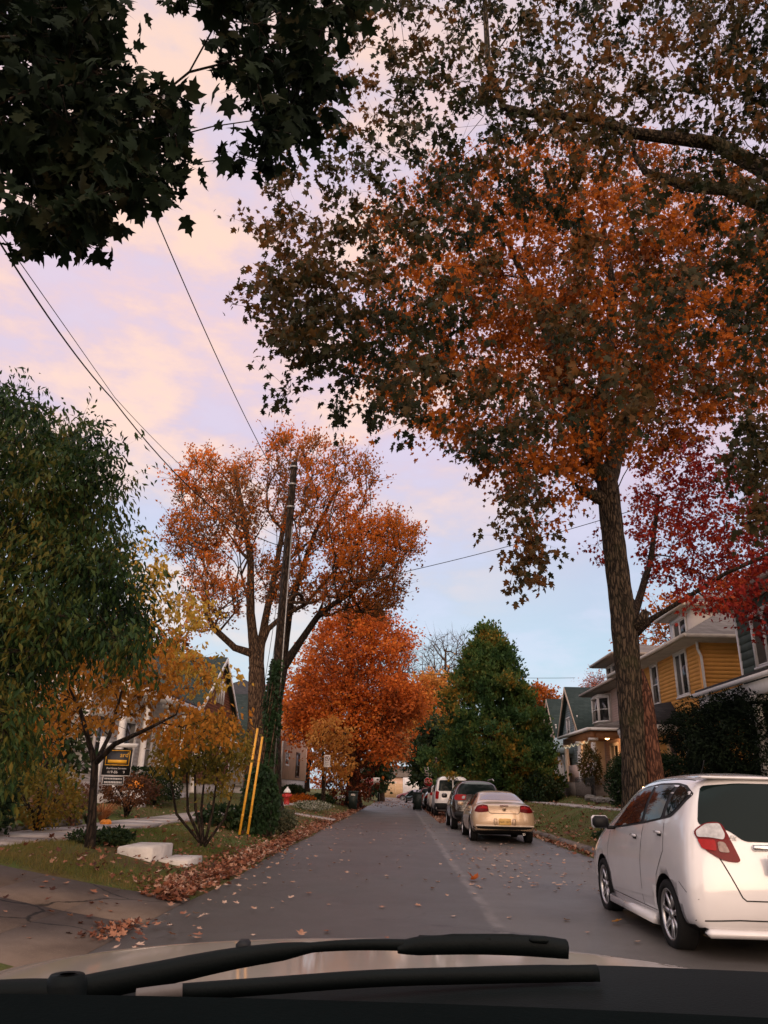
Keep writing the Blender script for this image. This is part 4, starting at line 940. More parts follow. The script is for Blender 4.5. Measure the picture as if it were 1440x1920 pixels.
hb, hbv = car('white hatchback parked at the right kerb, cut off by the frame edge', (3.42, 9.33, 0.0), spec, M['white_car'])
for sx in (-1, 1):
    b = Buf(); b.cbox((sx * .97, .50, 1.035), (.19, .11, .135), .035); mo = b.build('mirror', M['black_plastic'], hb, world=False)
    b = Buf(); b.cbox((sx * .965, .565, 1.035), (.20, .05, .145), .022); b.build('mirror_cap', M['white_car'], mo, world=False)
    b = Buf(); b.cbox((sx * .85, .50, .975), (.10, .06, .04), .012); b.build('mirror_arm', M['black_plastic'], mo, world=False)
    for (y, z) in ((-.42, .93), (-1.22, 1.0)):
        p = cast(hbv, 'left' if sx < 0 else 'right', y, z, 0); x = p.x
        b = Buf(); b.cbox((x + sx * .004, y + .02, z - .006), (.012, .11, .045), .005); bb_ = b.build('handle_recess', M['black_plastic'], hb, world=False)
        b = Buf(); b.cbox((x + sx * .03, y, z + .008), (.022, .19, .026), .009); b.build('door_handle', M['white_car'], hb, world=False)
    b = Buf(); b.extrude([(sx * .82, .62, .26), (sx * .895, .60, .24), (sx * .90, .58, .17), (sx * .82, .60, .15)], (0, -1.58, 0)); b.build('side_skirt', M['white_car'], hb, world=False)
zt_ = cast(hbv, 'top', .0, -1.60, 0).z; b = Buf(); b.cbox((0, -1.66, zt_ - .022), (1.08, .17, .026), .012); b.build('roof_spoiler', M['white_car'], hb, world=False)
b = Buf(); b.cbox((0, -1.94, .235), (1.46, .12, .07), .03); b.build('rear_skirt', M['white_car'], hb, world=False)
p = cast(hbv, 'rear', -.40, 1.0, .012); text_obj('Fit', .062, M['galv'], hb, p, (1, .0, 0), (0, .25, .97), name='emblem', shear=.4, ext=.003, world=False)
b = Buf(); b.cbox((0, -2.085, .80), (.34, .012, .16), .004); b.build('number_plate', mat('plain_plate_white', (.6, .58, .52), .5, var=.05, bstr=0), hb, world=False)
b = Buf(); b.cbox((0, -1.98, .93), (.5, .06, .05), .015); b.build('rear_garnish', M['chrome'], hb, world=False)
b = Buf(); b.tube([(.15, .1, 1.58), (.15, -.02, 1.68), (.15, -.08, 1.75)], .006, 6); b.build('aerial', M['black_plastic'], hb, world=False)

# gold sedan
sst = [S(-2.36, (.70, .33), (.80, .45), (.82, .68), (.74, .95), (.62, 1.00), 1.02, (0, -.02, 0, .04, .06, .06)),
       S(-2.2, (.78, .28), (.86, .42), (.885, .70), (.80, .98), (.66, 1.02), 1.045),
       S(-1.85, (.80, .22), (.87, .38), (.895, .72), (.83, .97), (.66, 1.04), 1.065),
       S(-1.5, (.81, .20), (.87, .34), (.897, .72), (.835, .95), (.65, 1.13), 1.17),
       S(-1.0, (.81, .19), (.87, .32), (.897, .72), (.835, .94), (.60, 1.29), 1.345),
       S(-.45, (.81, .19), (.87, .32), (.897, .70), (.835, .93), (.595, 1.345), 1.40),
       S(.15, (.81, .19), (.87, .32), (.897, .70), (.83, .92), (.59, 1.31), 1.37),
       S(.6, (.81, .19), (.87, .32), (.895, .68), (.825, .91), (.60, 1.15), 1.20),
       S(1.1, (.80, .20), (.87, .34), (.89, .66), (.80, .88), (.62, .93), .96),
       S(1.7, (.78, .20), (.85, .34), (.87, .62), (.76, .80), (.6, .84), .87), S(2.2, (.7, .22), (.76, .34), (.78, .52), (.66, .64), (.5, .68), .70), S(2.38, (.5, .24), (.55, .36), (.56, .48), (.48, .57), (.4, .6), .62)]
swin = [(.72, .93), (.25, 1.20), (-.1, 1.29), (-.6, 1.31), (-1.05, 1.22), (-1.45, 1.0), (-1.2, .955)]
sg1 = [(.62, .95), (.22, 1.19), (-.1, 1.268), (-.36, 1.28), (-.34, .955)]; sg2 = [(-.43, 1.285), (-.62, 1.285), (-1.02, 1.2), (-1.36, 1.0), (-1.18, .972), (-.42, .96)]
stl = [(1.02, .82), (1.08, .97), (1.20, 1.0), (1.34, .985), (1.40, .83), (1.2, .80)]
trunk_l = [(-.56, 1.0), (-.40, .80), (-.37, .785), (.37, .785), (.40, .80), (.56, 1.0)]
sspec = dict(name='sedan_car', cat='car', hw=.89, wr=.325, ww=.2, axles=(-1.42, 1.33), st=sst, br=.10, bf=.2, gap=.06,
    panels=both('window_trim', rnd(swin, .05), .003, 'black_plastic') + both('window', rnd(sg1, .04), .007, 'car_glass') + both('window', rnd(sg2, .04), .007, 'car_glass')
    + [('rear_window', 'top', rnd([(-.60, -1.58), (-.53, -1.02), (0, -.95), (.53, -1.02), (.60, -1.58), (0, -1.66)], .06), .005, 'sky_glass')] + [('windshield', 'top', rnd([(-.52, .3), (.52, .3), (.6, .92), (-.6, .92)], .05), .004, 'car_glass')]
    + lr('taillight', rnd(stl, .04), .012, 'deepred_lens') + lr('lamp_lens', [(1.11, .90), (1.24, .965), (1.33, .95), (1.36, .90)], .017, 'red_lens')
    + [('lower_bumper', 'rear', [(-.84, .30), (-.84, .455), (.84, .455), (.84, .30)], .006, 'black_plastic')],
    seams=[('rear', trunk_l, .014), ('left', [(.66, .9), (.72, .6), (.6, .3)], .01), ('left', [(-.38, .93), (-.38, .3)], .01), ('left', [(-1.2, .93), (-1.15, .62), (-1.0, .3)], .01), ('left', [(.6, .3), (-1.0, .3)], .01)])
k = N('rear_window_glass'); k.bsdf((.25, .25, .27), .05, .75, .9); M['sky_glass'] = k.m
M['gold_car'] = paint('champagne_gold_paint', (.52, .37, .245), .25, .9, .32, .05)
gs, gbv = car('gold sedan parked behind the dark suv with a yellow number plate', (2.90, 24.6, 0), sspec, M['gold_car'])
for sx in (-1, 1):
    b = Buf(); b.cbox((sx * .98, .62, .98), (.18, .10, .12), .03); b.build('mirror', M['gold_car'], gs, world=False)
    for y in (-.28, -1.1):
        p = cast(gbv, 'left' if sx < 0 else 'right', y, .83, 0); b = Buf(); b.cbox((p.x + sx * .012, y, .83), (.025, .18, .035), .01); b.build('door_handle', M['gold_car'], gs, world=False)
    b = Buf(); b.cbox((sx * .255, -2.455, .575), (.10, .07, .17), .025); b.build('plate_surround', M['gold_car'], gs, world=False)
b = Buf(); b.cbox((0, -2.425, .47), (1.60, .10, .035), .012); b.build('bumper_strip', mat('pale_gold_strip', (.66, .55, .44), .35, var=.05, bstr=0), gs, world=False)
b = Buf(); b.cbox((0, -2.475, .575), (.33, .014, .17), .005); pl_ = b.build('number_plate', mat('yellow_plate', (.72, .45, .15), .5, var=.05, bstr=0), gs, world=False)
text_obj('JNW 1577', .075, M['seam'], pl_, (0, -2.484, .57), (1, 0, 0), (0, 0, 1), name='plate_lettering', world=False)
b = Buf(); b.cbox((0, -2.40, .985), (.24, .03, .022), .006); b.build('brake_light', M['deepred_lens'], gs, world=False)
b = Buf(); b.lathe((0, -2.462, .90), [(0, .012), (.045, .01), (.05, 0)], 18, (0, -1, 0)); b.build('emblem', M['gold_car'], gs, world=False)
b = Buf(); b.lathe((.52, -2.30, .27), [(.0, .0), (.035, 0), (.035, .14), (.028, .14), (.028, .02)], 16, (0, -1, 0)); b.build('exhaust_pipe', M['chrome'], gs, world=False)

# dark suv
ust = [S(-2.32, (.76, .40), (.84, .52), (.87, .80), (.83, 1.18), (.66, 1.60), 1.69, (0, -.03, -.02, .05, .30, .24)),
       S(-2.15, (.80, .33), (.91, .48), (.935, .84), (.87, 1.20), (.69, 1.62), 1.72, (0, 0, 0, .05, .26, .22)),
       S(-1.6, (.82, .28), (.92, .44), (.945, .85), (.88, 1.18), (.71, 1.63), 1.75), S(-.8, (.82, .26), (.92, .42), (.945, .85), (.885, 1.14), (.715, 1.65), 1.77),
       S(0, (.82, .26), (.92, .42), (.945, .84), (.885, 1.11), (.70, 1.63), 1.75), S(.5, (.82, .26), (.92, .42), (.94, .83), (.88, 1.09), (.69, 1.50), 1.60), S(1.05, (.82, .28), (.92, .44), (.935, .80), (.86, 1.06), (.68, 1.17), 1.24),
       S(1.6, (.80, .28), (.90, .46), (.92, .78), (.82, 1.0), (.64, 1.06), 1.10), S(2.15, (.74, .3), (.82, .46), (.84, .7), (.72, .9), (.56, .95), .98), S(2.38, (.6, .34), (.64, .48), (.66, .64), (.58, .78), (.46, .82), .84)]
uwin = [(.86, 1.08), (.42, 1.38), (.1, 1.53), (-.6, 1.58), (-1.5, 1.56), (-1.86, 1.50), (-2.0, 1.22), (-1.2, 1.17)]
us = [[(.76, 1.105), (.40, 1.36), (.1, 1.505), (-.24, 1.54), (-.22, 1.13)], [(-.33, 1.545), (-.6, 1.555), (-1.05, 1.55), (-1.15, 1.18), (-.31, 1.14)], [(-1.16, 1.545), (-1.5, 1.54), (-1.82, 1.48), (-1.93, 1.24), (-1.26, 1.19)]]
utl = [(.98, 1.05), (.96, 1.20), (1.06, 1.23), (1.32, 1.22), (1.34, 1.05), (1.15, 1.02)]
uspec = dict(name='suv_car', cat='car', hw=.94, wr=.37, ww=.24, axles=(-1.38, 1.42), st=ust, br=.07, bf=.18, gap=.07,
    panels=both('window_trim', rnd(uwin, .06), .003, 'black_plastic') + [q for g in us for q in both('window', rnd(g, .04), .007, 'car_glass')]
    + [('rear_window', 'rear', rnd([(-.73, 1.24), (-.60, 1.585), (.60, 1.585), (.73, 1.24)], .06), .005, 'car_glass')] + lr('taillight', rnd(utl, .04), .012, 'red_lens') + lr('lamp_lens', rnd([(1.22, 1.08), (1.22, 1.18), (1.31, 1.18), (1.31, 1.08)], .03), .017, 'clear_lens')
    + [('windshield', 'top', rnd([(-.58, .55), (.58, .55), (.66, 1.05), (-.66, 1.05)], .05), .004, 'car_glass')],
    seams=[('rear', [(-.80, 1.16), (-.72, .72), (.72, .72), (.80, 1.16)], .012), ('left', [(-.27, 1.1), (-.27, .42)], .01), ('left', [(.82, 1.05), (.8, .44)], .01), ('left', [(-1.18, 1.15), (-1.0, .8), (-.95, .44)], .01)])
M['brown_car'] = paint('dark_brown_metallic_paint', (.022, .014, .012), .3, 1., .25, .1)
su, ubv = car('dark brown suv with roof rails parked between the van and the gold sedan', (2.83, 31.2, 0), uspec, M['brown_car'])
for sx in (-1, 1):
    b = Buf(); b.cbox((sx * 1.04, .72, 1.16), (.22, .12, .17), .04); b.build('mirror', M['brown_car'], su, world=False)
    b = Buf(); b.tube([(sx * .66, .3, 1.69), (sx * .66, .15, 1.765), (sx * .66, -1.4, 1.785), (sx * .66, -1.75, 1.72)], .022, 8); b.build('roof_rail', M['galv'], su, smooth=True, world=False)
    for y in (-.1, -1.0):
        p = cast(ubv, 'left' if sx < 0 else 'right', y, 1.0, 0); b = Buf(); b.cbox((p.x + sx * .012, y, 1.0), (.025, .2, .035), .01); b.build('door_handle', M['brown_car'], su, world=False)
b = Buf(); b.cbox((0, -2.40, .88), (.33, .014, .17), .005); b.build('number_plate', mat('plain_plate_cream', (.6, .55, .45), .5, var=.05, bstr=0), su, world=False)
b = Buf(); b.cbox((0, -2.36, .55), (1.7, .12, .2), .05); b.build('bumper', M['black_plastic'], su, world=False)

# white van
vst = [S(-2.45, (.80, .40), (.90, .52), (.93, .95), (.91, 1.30), (.78, 1.98), 2.06, (0, -.02, -.02, .0, .10, .08)), S(-2.3, (.86, .32), (.96, .48), (.985, .95), (.95, 1.32), (.82, 2.0), 2.10, (0, 0, 0, 0, .08, .06)),
       S(-1.4, (.88, .28), (.97, .44), (.99, .95), (.96, 1.3), (.84, 2.01), 2.12), S(0, (.88, .28), (.97, .44), (.99, .95), (.96, 1.28), (.84, 2.01), 2.12), S(.9, (.88, .28), (.97, .44), (.985, .93), (.95, 1.22), (.80, 1.92), 2.02), S(1.5, (.88, .3), (.96, .44), (.98, .9), (.92, 1.18), (.76, 1.45), 1.52),
       S(2.0, (.84, .3), (.92, .46), (.93, .84), (.84, 1.08), (.66, 1.16), 1.2), S(2.5, (.7, .32), (.76, .48), (.77, .72), (.68, .9), (.52, .95), .97)]
vspec = dict(name='van_car', cat='van', hw=.985, wr=.34, ww=.22, axles=(-1.55, 1.55), st=vst, br=.05, bf=.2, gap=.06,
    panels=[('rear_window', 'rear', rnd([(-.78, 1.32), (-.70, 1.86), (-.03, 1.88), (-.03, 1.32)], .07), .005, 'car_glass'), ('rear_window', 'rear', rnd([(.78, 1.32), (.70, 1.86), (.03, 1.88), (.03, 1.32)], .07), .005, 'car_glass')]
    + lr('taillight', rnd([(1.04, .92), (1.03, 1.30), (1.10, 1.32), (1.22, 1.28), (1.20, .92)], .03), .012, 'red_lens') + both('window', rnd([(1.3, 1.28), (.9, 1.7), (.3, 1.75), (.3, 1.28)], .05), .006, 'car_glass') + both('window', rnd([(.2, 1.75), (-.9, 1.75), (-.9, 1.28), (.2, 1.28)], .05), .006, 'car_glass') + both('window', rnd([(-1.0, 1.75), (-2.05, 1.75), (-2.05, 1.3), (-1.0, 1.28)], .05), .006, 'car_glass')
    + [('lower_bumper', 'rear', [(-.95, .40), (-.95, .72), (.95, .72), (.95, .40)], .012, 'black_plastic')],
    seams=[('rear', [(0, 1.95), (0, .75)], .012), ('rear', [(-.86, 1.9), (-.86, .75)], .010), ('rear', [(.86, 1.9), (.86, .75)], .010)])
M['van_white'] = paint('white_van_paint', (.74, .71, .70), 0., .8, .35)
vn, vbv = car('white passenger van parked in front of the dark suv', (2.82, 44.6, 0), vspec, M['van_white'])
for sx in (-1, 1):
    b = Buf(); b.cbox((sx * 1.12, 1.35, 1.35), (.22, .14, .3), .05); b.build('mirror', M['black_plastic'], vn, world=False)
b = Buf(); b.cbox((0, -2.53, .58), (.32, .02, .12), .005); b.build('number_plate', mat('plain_plate_grey', (.5, .5, .5), .5, var=.05, bstr=0), vn, world=False)
# far cars of the same row
M['red_car'] = paint('dark_red_paint', (.16, .02, .02), .2, 1., .3); M['black_car'] = paint('black_car_paint', (.012, .013, .015), .2, 1., .25); M['silver_car'] = paint('cream_car_paint', (.52, .45, .40), .2, .8, .35)
car('cream and red suv parked in front of the white van', (2.72, 51.8, 0), dict(uspec, seams=None), M['silver_car'], detail=False)
car('dark sedan with red tail lamps parked ahead of the cream suv', (2.55, 58.3, 0), dict(sspec, seams=None), M['black_car'], detail=False)
car('dark red hatchback parked in the far row of cars', (2.4, 66.5, 0), dict(spec, seams=None), M['red_car'], detail=False)
car('black sedan standing near the far street corner', (1.75, 84, 0), dict(sspec, seams=None), M['black_car'], detail=False, yaw=.25)
car('low maroon sedan beside the white trailer at the far corner', (1.9, 103, 0), dict(sspec, seams=None), M['red_car'], detail=False, yaw=1.1)
tr_ = thing('box_trailer', 'white box trailer standing across the far end of the street', 'trailer', (2.2, 112, 0))
b = Buf(); b.cbox((1.6, 112, 1.75), (2.4, 5, 2.3), .06); b.build('box', M['van_white'], tr_)
b = Buf()
for sx in (-1, 1):
    b.lathe((1.6 + sx * 1.05, 112.3, .38), [(0, -.1), (.36, -.1), (.38, 0), (.36, .1), (0, .1)], 20, (1, 0, 0))
b.box((.9, 109.2, .35), (1.0, 110, .5)); b.build('wheel', M['rubber'], tr_)
def bin_(label, x, y, h=1.05, w=.58, group=None, m=None):
    z = gl(x, y) if not (-2.6 < x < 4.4) else 0.03; r = thing('rubbish_bin', label, 'bin', (x, y, z), group)
    b = Buf(); t = w * .5; q = w * .40
    v = [(x - q, y - q, z + .05), (x + q, y - q, z + .05), (x + q, y + q, z + .05), (x - q, y + q, z + .05), (x - t, y - t, z + h), (x + t, y - t, z + h), (x + t, y + t, z + h), (x - t, y + t, z + h)]
    b.quads(v, [(3, 2, 1, 0), (4, 5, 6, 7), (0, 1, 5, 4), (1, 2, 6, 5), (2, 3, 7, 6), (3, 0, 4, 7)]); b.build('body', m, r)
    b = Buf(); b.cbox((x, y, z + h + .04), (w * 1.1, w * 1.12, .07), .02); b.tube([(x - t, y + t * 1.15, z + h), (x + t, y + t * 1.15, z + h)], .018, 6); b.build('lid', m, r)
    b = Buf()
    for sx in (-1, 1): b.lathe((x + sx * w * .42, y + q, z + .1), [(0, -.03), (.1, -.03), (.1, .03), (0, .03)], 16, (1, 0, 0))
    b.build('wheel', M['rubber'], r)
    if label.startswith('grey green'):
        b = Buf(); b.cbox((x, y - t * .99, z + h * .86), (w * .45, .012, .12), .003); b.build('sticker', M['conc_white'], r)
M['bin'] = mat('dark_green_bin_plastic', (.018, .03, .028), .5, var=.15, bstr=.05)
bin_('grey green wheeled bin at the left edge of the road', -2.95, 50, m=M['bin'])
bin_('dark wheeled bin in the road beside the far parked cars, nearer one', 1.25, 55.0, m=M['bin'], h=1.1, w=.58)
bin_('dark wheeled bin in the road beside the far parked cars, farther one', 1.2, 56.0, m=M['bin'], h=1.1, w=.58)

# ------------------------------------------------------------------ houses
def siding(b, O, u, n, L, z0, z1, course=.14, clip=None, lap=.022):
    O, u, n = (np.array(x, float) for x in (O, u, n)); z = z0
    while z < z1 - .005:
        zt = min(z + course, z1); a, c = (0, L) if clip is None else clip((z + zt) / 2)
        if c > a:
            p = lambda t, zz, o: (*(O[:2] + u[:2] * t + n[:2] * o), zz)
            v = [p(a, z, lap), p(c, z, lap), p(c, zt, .002), p(a, zt, .002), p(a, z, 0), p(c, z, 0)]
            q = [(0, 1, 2, 3), (4, 5, 1, 0)]
            if np.dot(np.cross(u, (0, 0, 1)), n) < 0: q = [f[::-1] for f in q]
            b.quads(v, q)
        z = zt
def window(root, O, u, n, w, h, vb=1, hb_=1, fm=None, trim=.10, glass=None):
    """O: lower left corner of the opening on the wall; casing, sash bars and a pane"""
    O, u, n = (np.array(x, float) for x in (O, u, n)); Z = np.array([0, 0, 1.]); fm = fm or M['white_paint']; b = Buf()
    bx = lambda a, z, wa, hz, o, d: b.obox(O + u * a + Z * z + n * o, u * wa, Z * hz, n * d)
    bx(-trim, -trim * .3, trim, h + trim * .3, .012, .06); bx(w, -trim * .3, trim, h + trim * .3, .012, .06); bx(-trim * 1.2, h, w + trim * 2.4, trim * 1.2, .012, .075); bx(-trim * 1.3, -trim * .9, w + trim * 2.6, trim * .6, .012, .10)
    s = .045
    bx(0, 0, s, h, .014, .04); bx(w - s, 0, s, h, .014, .04); bx(s, 0, w - 2 * s, s, .014, .04); bx(s, h - s, w - 2 * s, s, .014, .04)
    for i in range(1, vb + 1): t = .12 if vb == 1 and w > 1.0 else .03; bx(w * i / (vb + 1) - t / 2, s, t, h - 2 * s, .014, .045)
    for i in range(1, hb_ + 1): bx(s, h * i / (hb_ + 1) - .02, w - 2 * s, .04, .014, .036)
    f = b.build('window', fm, root); b = Buf(); b.obox(O + u * s + Z * s + n * .006, u * (w - 2 * s), Z * (h - 2 * s), n * .022); b.build('pane', glass or M['win_glass'], f)
    return f
def wall_box(root, sm, fx, s, y0, y1, dep, z0, z1, course=.14, zg=None, gable=None):
    """street face at X=fx, house running away from the street; gable=(apex height) closes a triangle on the street face"""
    b = Buf()
    cl = None
    top = z1
    if gable:
        ym = (y0 + y1) / 2; top = gable
        cl = lambda z: (0, y1 - y0) if z <= z1 else ((z - z1) / (gable - z1) * (ym - y0), (y1 - y0) - (z - z1) / (gable - z1) * (ym - y0))
    siding(b, (fx, y0, 0), (0, 1, 0), (-s, 0, 0), y1 - y0, z0, top, course, cl)
    siding(b, (fx, y0, 0), (s, 0, 0), (0, -1, 0), dep, z0, z1, course)
    siding(b, (fx, y1, 0), (s, 0, 0), (0, 1, 0), dep, z0, z1, course * 2)
    siding(b, (fx + s * dep, y0, 0), (0, 1, 0), (s, 0, 0), y1 - y0, z0, top, course * 2, cl)
    w = b.build('wall', sm, root)
    b = Buf(); zz = (zg if zg is not None else z0) - .8
    b.box((min(fx, fx + s * dep) + .03, y0 + .03, zz), (max(fx, fx + s * dep) - .03, y1 - .03, z0 + .02)); b.build('foundation', M['conc'], root)
    for yy_ in (y0, y1):
        b = Buf(); sg = -1 if yy_ == y0 else 1
        b.box((fx - .035 if s > 0 else fx - .08, min(yy_ + sg * .035, yy_ - sg * .08), z0), (fx + .08 if s > 0 else fx + .035, max(yy_ + sg * .035, yy_ - sg * .08), z1))
        b.build('corner_board', M['white_paint'] if sm != M['siding_yellow'] else sm, root)
    return w
def hip(root, x0, x1, y0, y1, z, rise, m, soff=None, th=.16, name='roof'):
    hx, hy = (x1 - x0) / 2, (y1 - y0) / 2; xm, ym = (x0 + x1) / 2, (y0 + y1) / 2
    if hx > hy: r = [(x0 + hy, ym), (x1 - hy, ym)]
    else: r = [(xm, y0 + hx), (xm, y1 - hx)]
    e = [(x0, y0), (x1, y0), (x1, y1), (x0, y1)]
    v = [(p[0], p[1], z + th) for p in e] + [(p[0], p[1], z + th + rise) for p in r]
    q = [(0, 1, 5, 4), (2, 3, 4, 5), (1, 2, 5), (3, 0, 4)] if hx > hy else [(0, 1, 4), (1, 2, 5, 4), (2, 3, 5), (3, 0, 4, 5)]
    b = Buf(); b.quads(v, q); rf = b.build(name, m, root)
    b = Buf(); b.box((x0 + .03, y0 + .03, z), (x1 - .03, y1 - .03, z + th - .003)); g = .1
    for (lo, hi) in (((x0 - g, y0 - g, z + th - .13), (x0 + .03, y1 + g, z + th)), ((x1 - .03, y0 - g, z + th - .13), (x1 + g, y1 + g, z + th)), ((x0 + .03, y0 - g, z + th - .13), (x1 - .03, y0 + .03, z + th)), ((x0 + .03, y1 - .03, z + th - .13), (x1 - .03, y1 + g, z + th))): b.box(lo, hi)
    b.build('eave', soff or M['cream_eave'], root); return rf
def gable_roof(root, x0, x1, y0, y1, ze, zr, m, ov=.45, th=.17, rake=None):
    """ridge along X"""
    ym = (y0 + y1) / 2; sl = (zr - ze) / (ym - y0); rk = Buf(); b = Buf()
    for (ya, sg) in ((y0, -1), (y1, 1)):
        yo = ya + sg * ov; zo = ze - ov * sl
        b.extrude([(x0, yo, zo), (x0, ym, zr), (x0, ym, zr + th), (x0, yo, zo + th)], (x1 - x0, 0, 0))
        for xf in (x0, x1):
            d = -.05 if xf == min(x0, x1) else .05
            rk.extrude([(xf, yo, zo - .12), (xf, ym, zr - .12), (xf, ym, zr + th * .9), (xf, yo, zo + th * .9)], (d, 0, 0))
        rk.box((min(x0, x1), min(yo, yo + sg * .09), zo - .02), (max(x0, x1), max(yo, yo + sg * .09), zo + .11))
    b.build('roof', m, root); rk.build('rake_board', rake or M['white_paint'], root)
def columns(root, pts, z0, z1, r=.13, m=None, sq=False):
    for (x, y) in pts:
        b = Buf()
        if sq: b.box((x - r, y - r, z0), (x + r, y + r, z1))
        else: b.lathe((x, y, z0), [(r * 1.05, .0), (r * 1.05, .2), (r * .95, .22), (r * .78, z1 - z0 - .2)], 16)
        b.box((x - r * 1.3, y - r * 1.3, z1 - .12), (x + r * 1.3, y + r * 1.3, z1)); b.box((x - r * 1.3, y - r * 1.3, z0), (x + r * 1.3, y + r * 1.3, z0 + .1))
        b.build('column', m or M['white_paint'], root)

# yellow house
fx = 11.0
H = thing('house', 'yellow clapboard house with white trimmed tall windows behind the great maple', 'house', (fx, 32, 1.3))
wall_box(H, M['siding_yellow'], fx, 1, 27.7, 36.6, 9, 1.5, 6.72, .15)
rf = hip(H, fx - .75, fx + 9.75, 26.95, 37.35, 6.72, 3.0, M['shingle_brown'])
window(H, (fx, 29.0, 5.02), (0, 1, 0), (-1, 0, 0), 1.15, 1.60, 1, 0); window(H, (fx, 32.4, 5.02), (0, 1, 0), (-1, 0, 0), .75, 1.60, 0, 1); window(H, (fx, 35.2, 5.02), (0, 1, 0), (-1, 0, 0), .75, 1.60, 0, 1)
window(H, (fx, 28.6, 2.1), (0, 1, 0), (-1, 0, 0), 1.3, 1.6, 1, 0); window(H, (fx + 3, 27.7, 2.2), (1, 0, 0), (0, -1, 0), .9, 1.5, 0, 1)
b = Buf(); b.tube([(fx - .12, 27.5, 6.75), (fx - .1, 27.56, 6.45), (fx + .02, 27.62, 6.2), (fx + .06, 27.62, 1.6)], .05, 8); b.build('drainpipe', M['white_paint'], H, smooth=True)
b = Buf(); b.box((fx + 1.0, 30.6, 7.3), (fx + 4, 33.2, 8.7)); b.build('dormer', M['siding_white'], H)
window(H, (fx + 1.0, 31.2, 7.55), (0, 1, 0), (-1, 0, 0), 1.4, .9, 1, 0); hip(H, fx + .6, fx + 4.4, 30.2, 33.6, 8.7, .9, M['shingle_brown'])
# entry hood
b = Buf(); z0 = 3.85
v = [(fx, 30.0, z0 + .1), (fx - 1.75, 30.0, z0 + .1), (fx - 1.75, 33.2, z0 + .1), (fx, 33.2, z0 + .1), (fx, 31.2, z0 + 1.1), (fx - .6, 31.2, z0 + 1.0), (fx - .6, 32.0, z0 + 1.0), (fx, 32.0, z0 + 1.1)]
b.quads(v, [(0, 1, 5, 4), (1, 2, 6, 5), (2, 3, 7, 6), (4, 5, 6, 7), (3, 2, 1, 0)]); b.build('porch_roof', M['shingle_dark'], H)
b = Buf(); b.box((fx - 1.72, 30.03, z0 - .12), (fx - .02, 33.17, z0 + .1)); b.build('porch_beam', M['white_paint'], H)
columns(H, [(fx - 1.5, 30.3), (fx - 1.5, 32.9)], 1.7, z0 - .12, .15)
b = Buf(); b.box((fx - 1.9, 29.8, .6), (fx, 33.4, 1.7)); b.build('porch_floor', M['conc'], H)
b = Buf(); b.box((fx - .06, 31.1, 1.72), (fx - .023, 32.1, 3.7)); b.build('door', M['brown_door'], H)

# pink house
fx = 11.8
H = thing('house', 'pale pink house with hip roofed dormer and open front porch', 'house', (fx, 43, 1.4))
wall_box(H, M['siding_pink'], fx, 1, 38.6, 45.7, 9, 2.1, 6.85, .13)
hip(H, fx - .85, fx + 9.8, 37.8, 46.5, 6.85, 2.4, M['shingle_brown'], M['eave_brown'])
# dormer
b = Buf(); b.box((fx + .2, 40.6, 7.1), (fx + 3.5, 44.2, 8.35)); b.build('dormer', M['tan_trim'], H); hip(H, fx - .5, fx + 4.2, 40.0, 44.8, 8.35, .9, M['shingle_brown'], M['eave_brown'])
for i in range(3): window(H, (fx + .2, 40.85 + i * 1.1, 7.4), (0, 1, 0), (-1, 0, 0), .85, .8, 0, 0, trim=.07)
window(H, (fx + .45, 40.6, 7.4), (1, 0, 0), (0, -1, 0), .5, .8, 0, 0, trim=.07)
# bay and upper windows
b = Buf(); b.extrude([(fx - .02, 42.9, 5.0), (fx - .6, 43.45, 5.0), (fx - .6, 44.75, 5.0), (fx - .02, 45.3, 5.0)], (0, 0, 1.7)); b.build('bay', M['white_paint'], H)
window(H, (fx - .6, 43.5, 5.2), (0, 1, 0), (-1, 0, 0), 1.2, 1.3, 0, 1, trim=.06)
d = nrm((-.58, .55, 0)); window(H, np.array((fx - .06, 42.94, 5.2)) + d * .08, d, nrm((-.55, -.58, 0)), .62, 1.3, 0, 1, trim=.06)
window(H, (fx, 40.0, 5.05), (0, 1, 0), (-1, 0, 0), .95, 1.5, 0, 1);  window(H, (fx + 2, 38.6, 5.05), (1, 0, 0), (0, -1, 0), .9, 1.5, 0, 1)
# porch
px0 = fx - 2.5
b = Buf(); v = [(px0, 38.3, 4.42), (fx, 38.3, 5.0), (fx, 47.4, 5.0), (px0, 47.4, 4.42)]
v = [(px0 - .1, 37.9, 4.40), (fx, 37.9, 4.40), (fx, 45.2, 4.40), (px0 - .1, 45.2, 4.40), (fx, 39.6, 5.05), (fx, 44.0, 5.05)]
b.quads(v, [(0, 1, 4), (2, 3, 5), (3, 0, 4, 5), (3, 2, 1, 0)]); b.build('porch_roof', M['shingle_brown'], H)
b = Buf(); b.box((px0 - .18, 37.82, 4.28), (px0 - .02, 45.28, 4.41)); b.box((px0 - .02, 37.82, 4.28), (fx - .03, 37.95, 4.41)); b.build('gutter', M['white_paint'], H)
b = Buf(); b.box((px0 + .1, 38.2, 3.95), (px0 + .32, 45.0, 4.27)); b.box((px0 + .32, 38.2, 3.95), (fx - .03, 38.42, 4.27)); b.box((px0 + .35, 38.45, 4.2), (fx - .03, 44.9, 4.26)); b.build('porch_beam', M['porch_orange'], H)
columns(H, [(px0 + .21, 38.4), (px0 + .21, 41.3), (px0 + .21, 44.7)], 1.95, 3.95, .16)
b = Buf(); b.box((px0, 38.0, .7), (fx - .03, 45.1, 1.92)); b.build('porch_floor', M['wood_grey'], H)
b = Buf(); b.box((px0 + .12, 38.6, 1.96), (px0 + .22, 41.1, 2.8)); b.box((px0 + .12, 41.5, 1.96), (px0 + .22, 44.0, 2.8)); b.build('porch_railing', M['siding_pink'], H)
